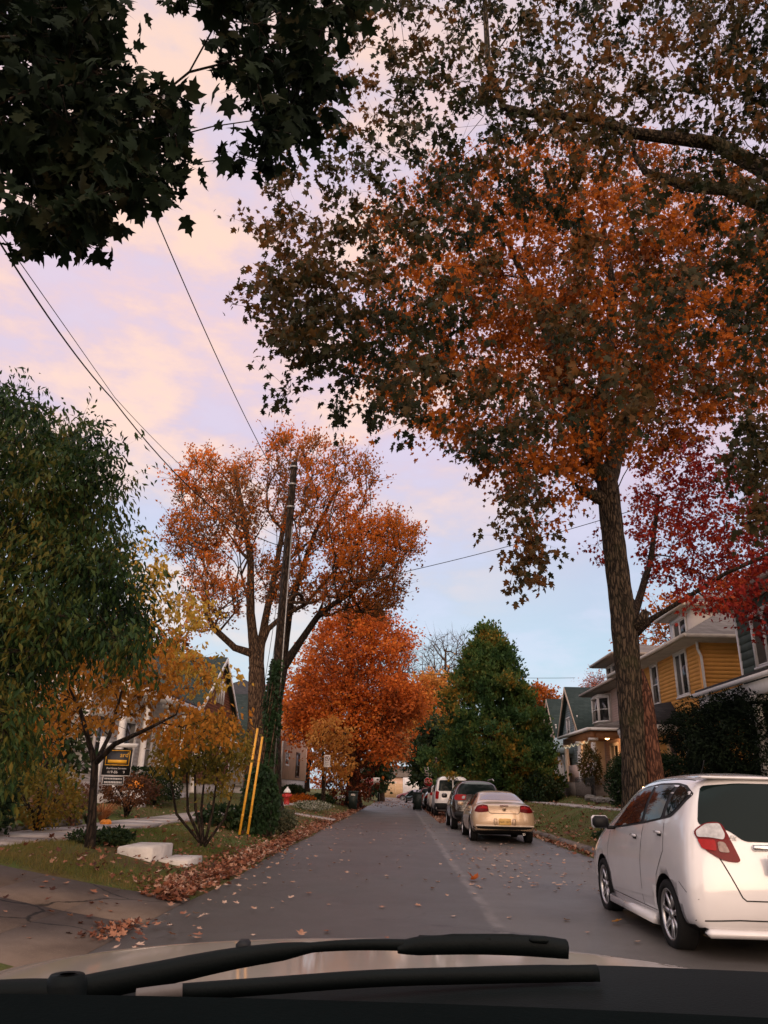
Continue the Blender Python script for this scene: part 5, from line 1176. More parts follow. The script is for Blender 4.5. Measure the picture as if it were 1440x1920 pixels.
b = Buf(); b.box((fx - .07, 39.2, 2.0), (fx - .024, 40.2, 3.9)); b.build('door', M['brown_door'], H)
window(H, (fx, 42.2, 2.5), (0, 1, 0), (-1, 0, 0), 1.5, 1.4, 1, 0); 
b = Buf(); b.box((fx - 1.6, 44.75, 2.0), (fx - .1, 44.9, 4.2)); b.build('porch_screen', M['white_paint'], H)
b = Buf(); b.lathe((fx - .9, 41.0, 4.18), [(0, -.14), (.1, -.1), (.13, -.03), (.12, 0), (0, 0)], 16); b.build('porch_lamp', emis('lit_porch_lamp', (1, .55, .2), 6), H)
li = bpy.data.lights.new('porch_glow', 'POINT'); li.energy = 45; li.color = (1, .5, .2); li.shadow_soft_size = .15
lo_ = bpy.data.objects.new('porch_glow', li); COL.objects.link(lo_); lo_.location = (fx - .9, 41.0, 3.85)
b = Buf()
for i in range(46):
    t = i / 45; y = 38.6 + 6.0 * t; z = 3.9 - .16 * abs(math.sin(t * math.pi * 6)); b.lathe((px0 + .05, y, z), [(0, -.02), (.018, 0), (0, .02)], 6)
b.build('fairy_lights', emis('fairy_light_bulbs', (1, .8, .5), .9), H)

# blue house
fx = 11.0
def gable_house(label, fx, s, y0, y1, z0, ze, zr, dep, sm, rm, rake=None, ov=.45, wins=(), course=.14):
    H = thing('house', label, 'house', (fx, (y0 + y1) / 2, z0 - .3))
    wall_box(H, sm, fx, s, y0, y1, dep, z0, ze, course, gable=zr - .02)
    gable_roof(H, fx - s * .28, fx + s * (dep + .4), y0, y1, ze, zr, rm, ov, rake=rake)
    for (y, z, w, h, vb, hb_) in wins: window(H, (fx, y, z), (0, 1, 0), (-s, 0, 0), w, h, vb, hb_)
    return H
H = gable_house('blue grey gabled house with dark green roof between pink and tan houses', fx, 1, 46.9, 52.9, 1.6, 4.75, 7.75, 9, M['siding_blue'], M['shingle_green'], M['tan_trim'], wins=[(47.9, 4.3, .75, 1.5, 0, 1), (50.2, 4.6, .7, 1.3, 0, 1), (47.3, 2.0, .9, 1.7, 1, 0)])
b = Buf(); arch = [(49.9, 1.7), (49.9, 3.0)] + [(50.8 + .9 * math.cos(a), 3.0 + .75 * math.sin(a)) for a in np.linspace(math.pi, 0, 12)] + [(51.7, 3.0), (51.7, 1.7), (51.45, 1.7), (51.45, 3.0)] + [(50.8 + .65 * math.cos(a), 3.0 + .52 * math.sin(a)) for a in np.linspace(0, math.pi, 12)] + [(50.15, 3.0), (50.15, 1.7)]
b.extrude([(fx - .9, y, z) for y, z in arch], (.3, 0, 0)); b.build('entry_arch', M['white_paint'], H)
b = Buf(); b.extrude([(fx - 1.1, 49.4, 3.75), (fx - 1.1, 52.2, 3.75), (fx - 1.0, 51.8, 4.3), (fx - .9, 50.8, 4.75), (fx - 1.0, 49.8, 4.3)], (1.08, 0, 0)); b.build('entry_roof', M['siding_blue'], H)
b = Buf(); b.box((fx - .06, 50.3, 1.65), (fx - .025, 51.3, 3.5)); b.build('door', M['brown_door'], H)
b = Buf(); b.tube([(fx - .1, 46.45, 4.5), (fx - .05, 46.6, 4.3), (fx - .05, 46.8, 4.1), (fx - .05, 46.8, 1.6)], .05, 8); b.build('drainpipe', M['white_paint'], H, smooth=True)
H = gable_house('tan gabled house with dark green roof, last in the row on the right', fx, 1, 53.8, 58.8, 1.6, 4.6, 7.7, 8, M['siding_tan'], M['shingle_green'], M['siding_tan'], wins=[(54.6, 4.0, .8, 1.8, 0, 1), (56.5, 4.4, .7, 1.4, 0, 1)])
columns(H, [(fx - 1.4, 54.4)], 1.7, 3.4, .13)
# green grey house
f5 = 10.6
H = thing('house', 'grey green shingled house partly cut by the right frame edge', 'house', (f5, 20, 1.3))
wall_box(H, M['siding_green'], f5, 1, 14.6, 23.5, 9, 1.5, 7.0, .24)
hip(H, f5 - .6, f5 + 9.6, 14.0, 24.1, 7.0, 3.6, M['shingle_dark'])
window(H, (f5, 21.0, 5.0), (0, 1, 0), (-1, 0, 0), 1.35, 1.5, 1, 0); window(H, (f5, 18.2, 5.0), (0, 1, 0), (-1, 0, 0), 1.3, 1.5, 1, 0)
b = Buf(); v = [(f5 - 2.4, 14.6, 3.97), (f5 - 2.4, 21.3, 3.97), (f5, 21.3, 4.75), (f5, 14.6, 4.75)]; b.extrude(v, (0, 0, .14)); b.build('porch_roof', M['shingle_dark'], H)
b = Buf(); b.box((f5 - 2.50, 14.5, 3.92), (f5 - 2.40, 21.4, 4.02)); b.box((f5 - 2.35, 14.7, 3.6), (f5 - 2.15, 21.2, 3.9)); b.build('gutter', M['white_paint'], H)
columns(H, [(f5 - 2.25, 21.0), (f5 - 2.25, 18.0), (f5 - 2.25, 15.0)], 1.7, 3.6, .14); b = Buf(); b.box((f5 - 2.5, 14.7, .7), (f5 - .03, 21.3, 1.7)); b.build('porch_floor', M['wood_grey'], H)

# left side houses
H = thing('house', 'white house with dark porch windows behind the amber tree on the left', 'house', (-10.0, 29, .9))
wall_box(H, M['siding_white'], -10.0, -1, 24.2, 34.4, 8, 1.1, 4.6, .14); gz_ = gable_roof
b = Buf(); b.extrude([(-9.3, 23.7, 4.55), (-9.3, 34.9, 4.55), (-14.0, 34.9, 7.0), (-14.0, 23.7, 7.0)], (0, 0, .16)); b.extrude([(-14.0, 23.7, 7.0), (-14.0, 34.9, 7.0), (-18.6, 34.9, 4.55), (-18.6, 23.7, 4.55)], (0, 0, .16)); b.build('roof', M['shingle_dark'], H)
for y in (25.0, 27.6, 29.6, 32.2): window(H, (-10.0, y, 1.75), (0, 1, 0), (1, 0, 0), 1.1, 1.7, 0, 1, trim=.14)
columns(H, [(-9.0, 24.6), (-9.0, 26.9), (-9.0, 29.2), (-9.0, 31.5), (-9.0, 34.0)], 1.0, 4.2, .12); b = Buf(); b.box((-9.2, 24.2, .2), (-9.98, 34.4, 1.0)); b.build('porch_floor', M['conc_white'], H)
b = Buf(); b.box((-9.12, 24.3, 4.2), (-8.88, 34.3, 4.5)); b.build('porch_beam', M['white_paint'], H)
H = gable_house('rust fronted house with steep dark green roof behind the left trees', -10.2, -1, 38.2, 46.2, 1.4, 5.2, 8.0, 9, M['siding_rust'], M['shingle_green'], None, wins=[(39.4, 2.3, 1.1, 1.6, 0, 1), (43.5, 2.3, 1.1, 1.6, 0, 1)])
b = Buf()
for y in (41.2, 41.75, 42.3, 42.85): b.box((-10.17, y, 5.6), (-10.09, y + .22, 7.0 - abs(y + .1 - 42.2) * .3))
b.build('gable_strut', M['white_paint'], H)
H = gable_house('light grey gabled house with dark roof left of the rust tree trunk', -10.0, -1, 49.5, 56.5, 1.3, 4.2, 7.2, 9, M['siding_grey'], M['shingle_green'], None, wins=[(51.2, 4.2, .7, 1.3, 0, 1), (54, 2, 1, 1.5, 0, 1)])
H = thing('house', 'peach house with small white window beyond the hydrant', 'house', (-9.2, 68, 1))
wall_box(H, M['stucco_peach'], -9.2, -1, 60.5, 76, 9, 1.9, 7.2, 6); hip(H, -18.6, -8.6, 59.9, 76.6, 7.2, 2.6, M['shingle_dark'])
window(H, (-9.2, 62.0, 3.0), (0, 1, 0), (1, 0, 0), 1.7, .9, 1, 1); window(H, (-9.2, 68.5, 2.2), (0, 1, 0), (1, 0, 0), 2.2, 1.9, 1, 1, fm=M['brown_door']); window(H, (-9.2, 63.0, 5.2), (0, 1, 0), (1, 0, 0), 2.0, 1.2, 1, 1); window(H, (-9.2, 69.0, 5.2), (0, 1, 0), (1, 0, 0), 2.0, 1.2, 1, 1)
window(H, (-12.0, 60.5, 2.9), (1, 0, 0), (0, -1, 0), 1.2, 1.0, 1, 1)
# end of the street
H = thing('building', 'low pale building closing the far end of the street', 'building', (-2, 146, 0))
b = Buf(); b.box((-9, 142, -.5), (7, 152, 3.4)); b.build('wall', mat('peach_render', (.56, .38, .28), .8), H)
b = Buf(); b.extrude([(-9.5, 141.5, 3.4), (-9.5, 152.5, 3.4), (-9.5, 147, 5.4)], (17, 0, 0)); b.build('roof', M['shingle_brown'], H)
window(H, (-3, 142, .9), (1, 0, 0), (0, -1, 0), 2.2, 1.6, 1, 1); window(H, (2, 142, .9), (1, 0, 0), (0, -1, 0), 2.2, 1.6, 1, 1)
H = thing('fence', 'tan board fence across the far end of the street', 'fence', (-.6, 137, 0))
b = Buf()
for i in range(24): b.box((-3.4 + i * .22, 137, -.1), (-3.2 + i * .22, 137.03, 2.3))
b.build('boards', mat('tan_fence_boards', (.42, .28, .16), .8), H)
b = Buf(); b.box((-3.4, 137.03, .4), (1.9, 137.1, .55)); b.box((-3.4, 137.03, 1.7), (1.9, 137.1, 1.85)); b.build('rail', M['wood_grey'], H)
H = thing('parked_truck', 'white pickup standing across the far left corner', 'truck', (-4.2, 122, 0))
b = Buf(); b.cbox((-4.4, 122, .85), (3.2, 1.9, .7), .15); b.cbox((-3.9, 122, 1.45), (1.4, 1.7, .7), .2); b.build('body', M['van_white'], H); b = Buf(); b.cbox((-3.9, 121.1, 1.5), (1.0, .1, .4), .03); b.build('window', M['car_glass'], H)
b = Buf()
for x in (-5.4, -3.4): b.lathe((x, 121.1, .36), [(0, -.1), (.36, -.1), (.36, .1), (0, .1)], 20, (0, 1, 0))
b.build('wheel', M['rubber'], H)

# ------------------------------------------------------------------ poles, wires, signs, hydrant
PB = np.array((-3.42, 20.28, gl(-3.42, 20.28))); PT = at(552, 868, 20.45)
P = thing('utility_pole', 'tall dark wooden utility pole with ivy clad foot on the left verge', 'utility pole', PB)
b = Buf(); pts = [PB + (PT - PB) * t for t in np.linspace(0, 1, 12)]; pts[0] = pts[0] - np.array([0, 0, .4]); b.tube(pts, np.linspace(.165, .095, 12), 16); b.build('pole', M['pole'], P, smooth=True)
ax = lambda t, o=(0, 0, 0): PB + (PT - PB) * t + np.array(o)
b = Buf()
for t in (.985, .93, .86): b.lathe(ax(t), [(.11, -.03), (.125, -.03), (.125, .03), (.11, .03)], 16, closed=True)
b.build('band', M['galv'], P)
b = Buf(); b.tube([ax(.02, (.15, -.09, 0)), ax(.5, (.12, -.07, 0)), ax(.8, (.10, -.06, 0))], .022, 6); b.build('conduit', M['galv'], P)
def sag(a, c, s, n=24):
    a, c = np.array(a, float), np.array(c, float); t = np.linspace(0, 1, n); p = a + (c - a) * t[:, None]; p[:, 2] -= 4 * s * t * (1 - t); return p
def wire(label, pts, r=.011):
    b = Buf(); b.tube(pts, r, 5); return tag(b.build('overhead_wire', M['wire'], None, smooth=True, off=tuple(float(x) for x in pts[0])), label, 'wire')
wire('single thin cable dropping steeply to the utility pole', sag(at(255, 320, 7.5), ax(.88), .28), .009)
wire('heavier cable of the left pair sloping down behind the rust tree', np.concatenate([sag(at(-40, 390, 6.0), at(210, 747, 12), .12, 14), sag(at(210, 747, 12), ax(.74), .55, 20)[1:]]), .012)
wire('thinner cable of the left pair crossing the heavier one', np.concatenate([sag(at(-20, 410, 6.2), at(215, 745, 12.1), .0, 10), sag(at(215, 745, 12.1), ax(.76), .35, 20)[1:]]), .006)
wire('wire running from the utility pole across the road into the right trees', sag(ax(.60), at(1500, 850, 17.6), .35), .010)
wire('short wire from the utility pole to the left houses', sag(ax(.66), (-10.2, 25.5, 5.2), .12), .012)
P2 = at(662, 1500, 54); P2[2] = gl(P2[0], P2[1]); P2T = at(669, 1238, 54)
Q = thing('utility_pole', 'second slim wooden pole in front of the orange maple', 'utility pole', P2)
b = Buf(); b.tube([P2 - np.array([0, 0, .3]), P2 + (P2T - P2) * .5, P2T], [.19, .16, .13], 12); b.build('pole', barkmat('pale_pole_wood', '4a3528', '8a6850'), Q, smooth=True)
b = Buf(); b.lathe(P2T - np.array([0, 0, .4]), [(.14, -.04), (.16, -.04), (.16, .04), (.14, .04)], 12, closed=True); b.build('band', M['galv'], Q)
wire('level wire from the second pole to the pink house', sag(P2T - np.array([0, 0, .5]), (10.8, 47.0, 8.1), .25), .014)
P3 = at(818, 1490, 63); P3[2] = gl(P3[0], P3[1])
Q = thing('utility_pole', 'short brown pole above the white van', 'utility pole', P3); b = Buf(); b.tube([P3, P3 + np.array([0, 0, 3.9])], [.12, .10], 10); b.build('pole', M['bark_mid'], Q, smooth=True)
b = Buf(); b.lathe(P3 + np.array([0, 0, 3.8]), [(.0, .12), (.13, .1), (.13, 0)], 10); b.build('pole_cap', M['galv'], Q)
M['guard'] = mat('yellow_guard_plastic', (.75, .36, .03), .45, var=.12, scale=3, bstr=.05)
for lab, (bx_, by_), (tx, ty), top_ in (('yellow guy wire guard on the verge, left one beside the pole', (448, 1564), (483, 1366), .82), ('yellow guy wire guard on the verge, right one beside the pole', (464, 1560), (492, 1382), .74)):
    Y0 = 18.3 if bx_ == 448 else 18.9
    a = at(bx_, by_, Y0); a[2] = gl(a[0], a[1]); e = at(tx, ty, Y0 + .75); top = ax(top_)
    G = thing('guy_wire', lab, 'guy wire', a); b = Buf(); d_ = e - a
    b.tube([a + d_ * .04, a + d_], .029, 10); b.build('guard', M['guard'], G, smooth=True)
    b = Buf(); b.tube([e, top], .008, 5); b.tube([a - np.array([0, 0, .2]), a + d_ * .04], .012, 5); b.build('wire', M['wire'], G)
    b = Buf()
    for t in (.2, .5, .75): b.lathe(a + d_ * t, [(.029, -.02), (.034, -.02), (.034, .02), (.029, .02)], 10, d_, True)
    b.build('clip', M['guard'], G)
# hydrant
hx, hy = -6.0, 42; hz = gl(hx, hy); Hd = thing('fire_hydrant', 'red fire hydrant with white cap on the left lawn', 'fire hydrant', (hx, hy, hz))
M['hyd_red'] = mat('hydrant_red_paint', (.48, .035, .03), .45, var=.12, bstr=.05)
b = Buf(); b.lathe((hx, hy, hz), [(.0, -.1), (.2, -.1), (.2, .06), (.15, .07), (.14, .42), (.19, .43), (.19, .50), (.15, .51), (.15, .66), (.0, .66)], 24)
for s in (-1, 1): b.lathe((hx, hy, hz + .52), [(.075, .1), (.075, .22), (.06, .25), (0, .25)], 14, (s, 0, 0))
b.lathe((hx, hy, hz + .50), [(.09, .1), (.09, .22), (.07, .25), (0, .25)], 14, (0, -1, 0)); b.build('barrel', M['hyd_red'], Hd, smooth=False)
b = Buf(); b.lathe((hx, hy, hz), [(.20, .661), (.20, .70), (.17, .74), (.12, .83), (.06, .87), (.045, .88), (.045, .95), (0, .95)], 24); b.build('cap', M['white_paint'], Hd)
# signs
def post(root, x, y, z0, z1, m=None, r=.03): b = Buf(); b.tube([(x, y, z0 - .2), (x, y, z1)], r, 8); return b.build('post', m or M['galv'], root)
nx_, ny_ = -3.95, 41.8; nz_ = gl(nx_, ny_); S_ = thing('no_parking_sign', 'white no parking sign on a thin post on the left verge', 'sign', (nx_, ny_, nz_)); post(S_, nx_ - .02, ny_ + .04, nz_, 2.95, M['bark_mid'])
cz = 2.68; b = Buf(); b.extrude([(nx_ - .15 + p[0], ny_, cz + p[1]) for p in rnd([(-.0, -.31), (.34, -.31), (.34, .31), (-.0, .31)], .03)], (0, -.012, 0)); pl_ = b.build('sign_plate', M['conc_white'], S_)
cx_ = nx_ + .02
b = Buf(); b.lathe((cx_, ny_ - .0135, cz + .13), [(.105, 0), (.13, 0), (.13, .002), (.105, .002)], 32, (0, -1, 0), True)
d = nrm((1, 0, -1)); e = nrm((1, 0, 1)); b.obox(np.array((cx_, ny_ - .0155, cz + .13)) - d * .115 - e * .011, d * .23, e * .022, (0, -.002, 0)); b.build('symbol', M['deepred_lens'], pl_)
text_obj('P', .17, M['seam'], pl_, (cx_, ny_ - .0135, cz + .13), (1, 0, 0), (0, 0, 1)); text_obj('ANY', .085, M['seam'], pl_, (cx_, ny_ - .0135, cz - .09), (1, 0, 0), (0, 0, 1)); text_obj('TIME', .085, M['seam'], pl_, (cx_, ny_ - .0135, cz - .20), (1, 0, 0), (0, 0, 1))
M['stop_red'] = mat('stop_sign_red', (.42, .03, .03), .4, var=.08, bstr=0)
def stop_sign(label, x, y, z, R, extra):
    zz = gl(x, y) if not -2.6 < x < 4.4 else 0; T_ = thing('stop_sign', label, 'sign', (x, y, zz)); post(T_, x, y + .05, zz, z + R + (.75 if extra == 'top' else 0), M['galv'], .035)
    oc = lambda r: [(x + r * math.cos(a), z + r * math.sin(a)) for a in np.arange(8) * math.pi / 4 + math.pi / 8]
    b = Buf(); b.extrude([(p, y, q) for p, q in oc(R)], (0, -.012, 0)); w = b.build('sign_border', M['conc_white'], T_)
    b = Buf(); b.extrude([(p, y - .0125, q) for p, q in oc(R * .93)], (0, -.004, 0)); b.build('sign_face', M['stop_red'], T_)
    text_obj('STOP', R * .72, M['conc_white'], T_, (x, y - .0175, z), (1, 0, 0), (0, 0, 1))
    if extra == 'top':
        b = Buf(); b.box((x - .28, y - .01, z + R + .06), (x + .28, y, z + R + .72)); p_ = b.build('upper_plate', M['conc_white'], T_); b = Buf()
        for i in range(3): b.box((x - .2, y - .014, z + R + .14 + i * .19), (x - .03, y - .0105, z + R + .25 + i * .19)); b.box((x + .04, y - .014, z + R + .14 + i * .19), (x + .2, y - .0105, z + R + .25 + i * .19))
        b.build('symbol', M['seam'], p_)
    else:
        b = Buf(); b.box((x + R * .5, y + .02, z - .2), (x + R * .5 + .75, y + .03, z + .42)); b.build('side_plate', M['conc_white'], T_)
        b = Buf(); b.box((x - R - .42, y + .02, z + .08), (x - R - .33, y + .03, z + .62)); b.box((x - R - .33, y + .02, z + .08), (x - R * .3, y + .03, z + .2)); b.build('side_plate', M['conc_white'], T_)
stop_sign('red stop sign on the left side of the street far ahead', -2.95, 76, 1.95, .46, 'side'); stop_sign('red stop sign with white plate above beside the white van', 2.15, 60, 1.92, .36, 'top')
for lab, px, py, Y, m_ in (('small pale sign on a post above the far parked cars', 786, 1464, 70, M['conc_white']), ('small pale sign on a post near the far left corner', 712, 1467, 90, M['conc_white'])):
    p = at(px, py, Y); zz = gl(p[0], Y) if not -2.6 < p[0] < 4.4 else 0; T_ = thing('street_sign', lab, 'sign', (p[0], Y, zz)); post(T_, p[0], Y + .04, zz, p[2] + .3)
    b = Buf(); b.extrude([(p[0] + q[0], Y, p[2] + q[1]) for q in rnd([(-.16, -.26), (.16, -.26), (.16, .26), (-.16, .26)], .03)], (0, -.012, 0)); b.build('sign_plate', m_, T_)
# estate sign
ex, ey = -6.57, 18.0; ez = gl(ex, ey); E_ = thing('estate_sign', 'black and yellow real estate sign hanging from a white post', 'sign', (ex, ey, ez))
b = Buf(); b.box((ex - .46, ey - .05, ez - .3), (ex - .37, ey + .05, 2.35)); b.box((ex - .37, ey - .045, 2.12), (ex + .42, ey + .045, 2.21)); b.build('post', M['white_paint'], E_)
b = Buf(); b.box((ex - .33, ey - .012, 1.50), (ex + .33, ey + .012, 2.08)); ep = b.build('sign_panel', mat('sign_black', (.012, .012, .013), .4, bstr=0), E_)
b = Buf(); b.box((ex - .27, ey - .012, 1.30), (ex + .2, ey + .012, 1.475)); er = b.build('rider_panel', mat('sign_dark', (.012, .012, .013), .4, bstr=0), E_)
b = Buf()
for (a0, c0, a1, c1) in ((-.33, 1.49, .33, 1.505), (-.345, 1.49, -.33, 2.08), (.33, 1.49, .345, 2.08)): b.box((ex + a0, ey - .018, c0), (ex + a1, ey - .0125, c1))
for (a0, c0, a1, c1) in ((-.28, 1.29, .21, 1.303), (-.28, 1.472, .21, 1.485), (-.283, 1.303, -.27, 1.472), (.2, 1.303, .213, 1.472)): b.box((ex + a0, ey - .018, c0), (ex + a1, ey - .0125, c1))
b.build('white_border', M['conc_white'], E_)
M['sign_yellow'] = mat('sign_yellow', (.72, .36, .02), .4, bstr=0)
b = Buf()
for (a0, c0, a1, c1) in ((-.28, 1.72, .28, 1.735), (-.28, 2.04, .28, 2.055), (-.28, 1.735, -.265, 2.04), (.265, 1.735, .28, 2.04)): b.box((ex + a0, ey - .018, c0), (ex + a1, ey - .0125, c1))
b.build('yellow_border', M['sign_yellow'], ep)
text_obj('ard', .15, M['sign_yellow'], ep, (ex + .245, ey - .013, 1.95), (1, 0, 0), (0, 0, 1), 'RIGHT'); b = Buf(); b.box((ex - .22, ey - .017, 1.765), (ex + .22, ey - .0125, 1.84)); b.build('yellow_band', M['sign_yellow'], ep)
text_obj('Real Estate Services', .058, M['conc_white'], ep, (ex, ey - .013, 1.655), (1, 0, 0), (0, 0, 1)); text_obj('419-86     9', .088, M['conc_white'], ep, (ex, ey - .013, 1.57), (1, 0, 0), (0, 0, 1))
b = Buf()
for zl, hl in ((1.345, .05), (1.425, .035)):
    for i in range(11): b.box((ex - .24 + i * .038, ey - .016, zl - hl / 2), (ex - .212 + i * .038, ey - .0125, zl + hl / 2))
b.build('worn_lettering', M['conc_white'], er)
# concrete steps
sx_, sy_ = -4.45, 14.2
St = thing('concrete_steps', 'two white concrete steps on the left verge by the gutter leaves', 'steps', (-4.0, 13.1, .1))
b = Buf(); b.cbox((-4.08, 13.0, .205), (.56, 1.1, .43), .02); b.build('step', M['conc_white'], St)
b = Buf(); b.cbox((-3.555, 13.2, .08), (.48, .95, .30), .015); b.build('step', M['conc_white'], St)
# pumpkins
def pumpkin(label, x, y, r, z=None):
    z = gl(x, y) if z is None else z; T_ = thing('pumpkin', label, 'pumpkin', (x, y, z)); v = []; q = []; n, m = 40, 12
    for i in range(m + 1):
        ph = math.pi * i / m
        for k_ in range(n):
            a = 2 * math.pi * k_ / n; rr = r * (1 + .07 * abs(math.cos(a * 5)) - .05) * math.sin(ph); v.append((x + rr * math.cos(a), y + rr * math.sin(a), z + r * .75 + r * .75 * math.cos(ph) * (1 - .25 * math.cos(ph) ** 8)))
    for i in range(m):
        for k_ in range(n): q.append((i * n + k_, (i + 1) * n + k_, (i + 1) * n + (k_ + 1) % n, i * n + (k_ + 1) % n))
    b = Buf(); b.quads(v, q); b.build('flesh', mat('pumpkin_orange', (.68, .22, .015), .5), T_, smooth=True)
    b = Buf(); b.tube([(x, y, z + r * 1.25), (x + .02, y, z + r * 1.55), (x + .05, y, z + r * 1.7)], [.03, .02, .025], 7); b.build('stalk', M['bark_mid'], T_)
b = Buf(); b.box((-8.75, 24.75, .3), (-8.15, 25.35, 1.12)); tag(b.build('porch_pedestal', M['conc_white'], None, off=(-8.45, 25.05, .3)), 'white pedestal by the porch carrying the big pumpkin', 'pedestal')
pumpkin('big orange pumpkin on the white pedestal', -8.45, 25.05, .28, 1.12)
pumpkin('small yellow orange pumpkin in the flower bed', -6.75, 18.3, .13)
# stone edging (left bed) and kerb stones of the right yard: separate stones
def stones(name, label_fn, path, n, seed, size, group):
    r = np.random.default_rng(seed); path = np.array(path, float)
    for i in range(n):
        t = (i + .5) / n * (len(path) - 1); k_ = min(int(t), len(path) - 2); p = path[k_] + (path[k_ + 1] - path[k_]) * (t - k_); z = gl(p[0], p[1])
        bm = bmesh.new(); bmesh.ops.create_icosphere(bm, subdivisions=2, radius=1)
        sc = np.array([size * r.uniform(.7, 1.3), size * r.uniform(.8, 1.4), size * r.uniform(.35, .6)]); ph = r.uniform(0, 6, 3)
        for v in bm.verts:
            f = 1 + .18 * math.sin(3 * v.co.x + ph[0]) * math.cos(2.5 * v.co.y + ph[1]) + .1 * math.sin(6 * v.co.z + ph[2]); v.co = Vector((v.co.x * f * sc[0], v.co.y * f * sc[1], v.co.z * f * sc[2]))
        me = bpy.data.meshes.new(name); bm.to_mesh(me); bm.free(); me.materials.append(M['stone']); o = bpy.data.objects.new(name, me); COL.objects.link(o)
        o.location = (p[0] + r.normal(0, .04), p[1], z + sc[2] * .5); o.rotation_euler = (r.normal(0, .1), r.normal(0, .1), r.uniform(0, 3)); tag(o, label_fn, 'stone', group)
M['stone'] = mat('mossy_grey_stone', (.13, .115, .10), .9, var=.5, scale=7, bstr=.6, bscale=25, bdist=.03)
stones('edging_stone', 'low mossy stone edging the left flower bed behind the pavement', [(-7.3, 11.2), (-7.3, 14), (-7.35, 16.3), (-7.3, 17.8)], 16, 5, .22, 'stones edging the left bed')
stones('yard_stone', 'grey rockery stone along the right pavement before the pink house', [(8.35, 24), (8.4, 30), (8.5, 36)], 22, 6, .26, 'stones along the right yard')
# iron fence, handrail, lamp post
Fe = thing('iron_fence', 'thin black iron fence before the pink house porch', 'fence', (8.75, 37.5, 1.1)); b = Buf(); yf = np.arange(35.6, 39.6, .13)
for y in yf: b.tube([(8.75, y, gl(8.75, y) - .1), (8.75, y, gl(8.75, y) + .95)], .010, 5)
b.build('picket', M['wire'], Fe); b = Buf()
for h in (.15, .85): b.tube([(8.75, y, gl(8.75, y) + h) for y in (35.55, 37.5, 39.65)], .014, 5)
b.build('rail', M['wire'], Fe)
Hr = thing('handrail', 'pale metal handrail beside the steps of the blue house', 'handrail', (8.4, 48, 1.1)); b = Buf()
b.tube([(7.9, 48.2, gl(7.9, 48.2)), (7.9, 48.2, 1.75), (9.3, 47.4, 2.55), (9.3, 47.4, 1.0)], .03, 8); b.build('rail', M['galv'], Hr, smooth=True); b = Buf(); b.tube([(8.6, 47.8, 1.0), (8.6, 47.8, 2.15)], .022, 6); b.build('baluster', M['galv'], Hr)
Lp = thing('lamp_post', 'white globe lamp post in the right yard before the blue house', 'lamp post', (8.3, 44.5, gl(8.3, 44.5))); b = Buf(); b.tube([(8.3, 44.5, .8), (8.3, 44.5, 3.2)], .04, 8); b.build('post', M['galv'], Lp, smooth=True)
b = Buf(); b.lathe((8.3, 44.5, 3.2), [(.04, 0), (.1, .05), (.13, .14), (.12, .24), (.06, .3), (0, .31)], 16); b.build('globe', M['white_paint'], Lp, smooth=True)

# ------------------------------------------------------------------ our own car: bonnet, cowl, wipers, dashboard, and an unseen cabin shell added to shade it
own = thing('own_car', 'car the photograph is taken from, beige bonnet and black wipers', 'car', (0.1, 0, 0))
def sheet(fn, u0, u1, v0, v1, nu, nv):
    v = [fn(u0 + (u1 - u0) * i / nu, v0 + (v1 - v0) * j / nv) for j in range(nv + 1) for i in range(nu + 1)]
    q = [(j * (nu + 1) + i, j * (nu + 1) + i + 1, (j + 1) * (nu + 1) + i + 1, (j + 1) * (nu + 1) + i) for j in range(nv) for i in range(nu)]
    b = Buf(); b.quads(v, q); return b
def hoodz(x, y):
    xr_ = (x - .0) / .80
    z = 1.143 - .083 * (y - .95) - .55 * max(0, y - 1.5) ** 2 - .06 * xr_ ** 2 - .03 * abs(xr_) ** 6
    return z
M['own_paint'] = paint('beige_bonnet_paint', (.60, .51, .44), .2, .9, .3, .04)
b = sheet(lambda x, y: (x, y - .06 * (x / .8) ** 2, hoodz(x, y)), -.82, .82, .90, 1.95, 40, 26); b.build('bonnet', M['own_paint'], own, smooth=True)
b = sheet(lambda x, t: (x, 1.95 - .06 * (x / .8) ** 2 + .06 * math.sin(t * 3), hoodz(x, 1.95) - t), -.82, .82, 0, .6, 30, 8); b.build('front_bumper', M['own_paint'], own, smooth=True)
b = Buf()
for s in (-1, 1): b.extrude([(s * .84, -2.3, .25), (s * .84, 1.75, .25), (s * .84, 1.85, .85), (s * .82, .9, 1.06), (s * .84, .4, 1.02), (s * .84, -2.3, 1.0)], (s * .05, 0, 0))
b.build('side_panel', M['own_paint'], own)
b = Buf(); b.box((-.80, -2.3, 1.50), (.80, .0, 1.54)); b.build('roof', M['own_paint'], own)  # unseen roof plate, added to keep skylight off the dashboard
b = Buf(); b.box((-.80, -2.35, .3), (.80, -2.28, 1.5)); b.build('rear_shade_wall', M['own_paint'], own)  # windowless rear wall out of view, added to block low sun from behind
M['wiper'] = mat('matt_black_wiper', (.004, .006, .006), .6, spec=.10, var=.2, bscale=300, bstr=.1)
# cowl panel with grille ribs
_cw = [at(px, py, .94) for px, py in ((-400, 1850), (0, 1842), (300, 1838), (520, 1828), (700, 1815), (850, 1806), (1000, 1801), (1150, 1803), (1440, 1815), (1900, 1850))]
cz_ = lambda x: float(np.interp(x, [p[0] for p in _cw], [p[2] for p in _cw])) - .004
b = sheet(lambda x, t: (x, .64 + .30 * t, cz_(x) - .012 * (1 - t) + .006 * math.sin(t * 3.1)), -.80, .80, 0, 1, 40, 8)
b.build('cowl', M['wiper'], own, smooth=True)
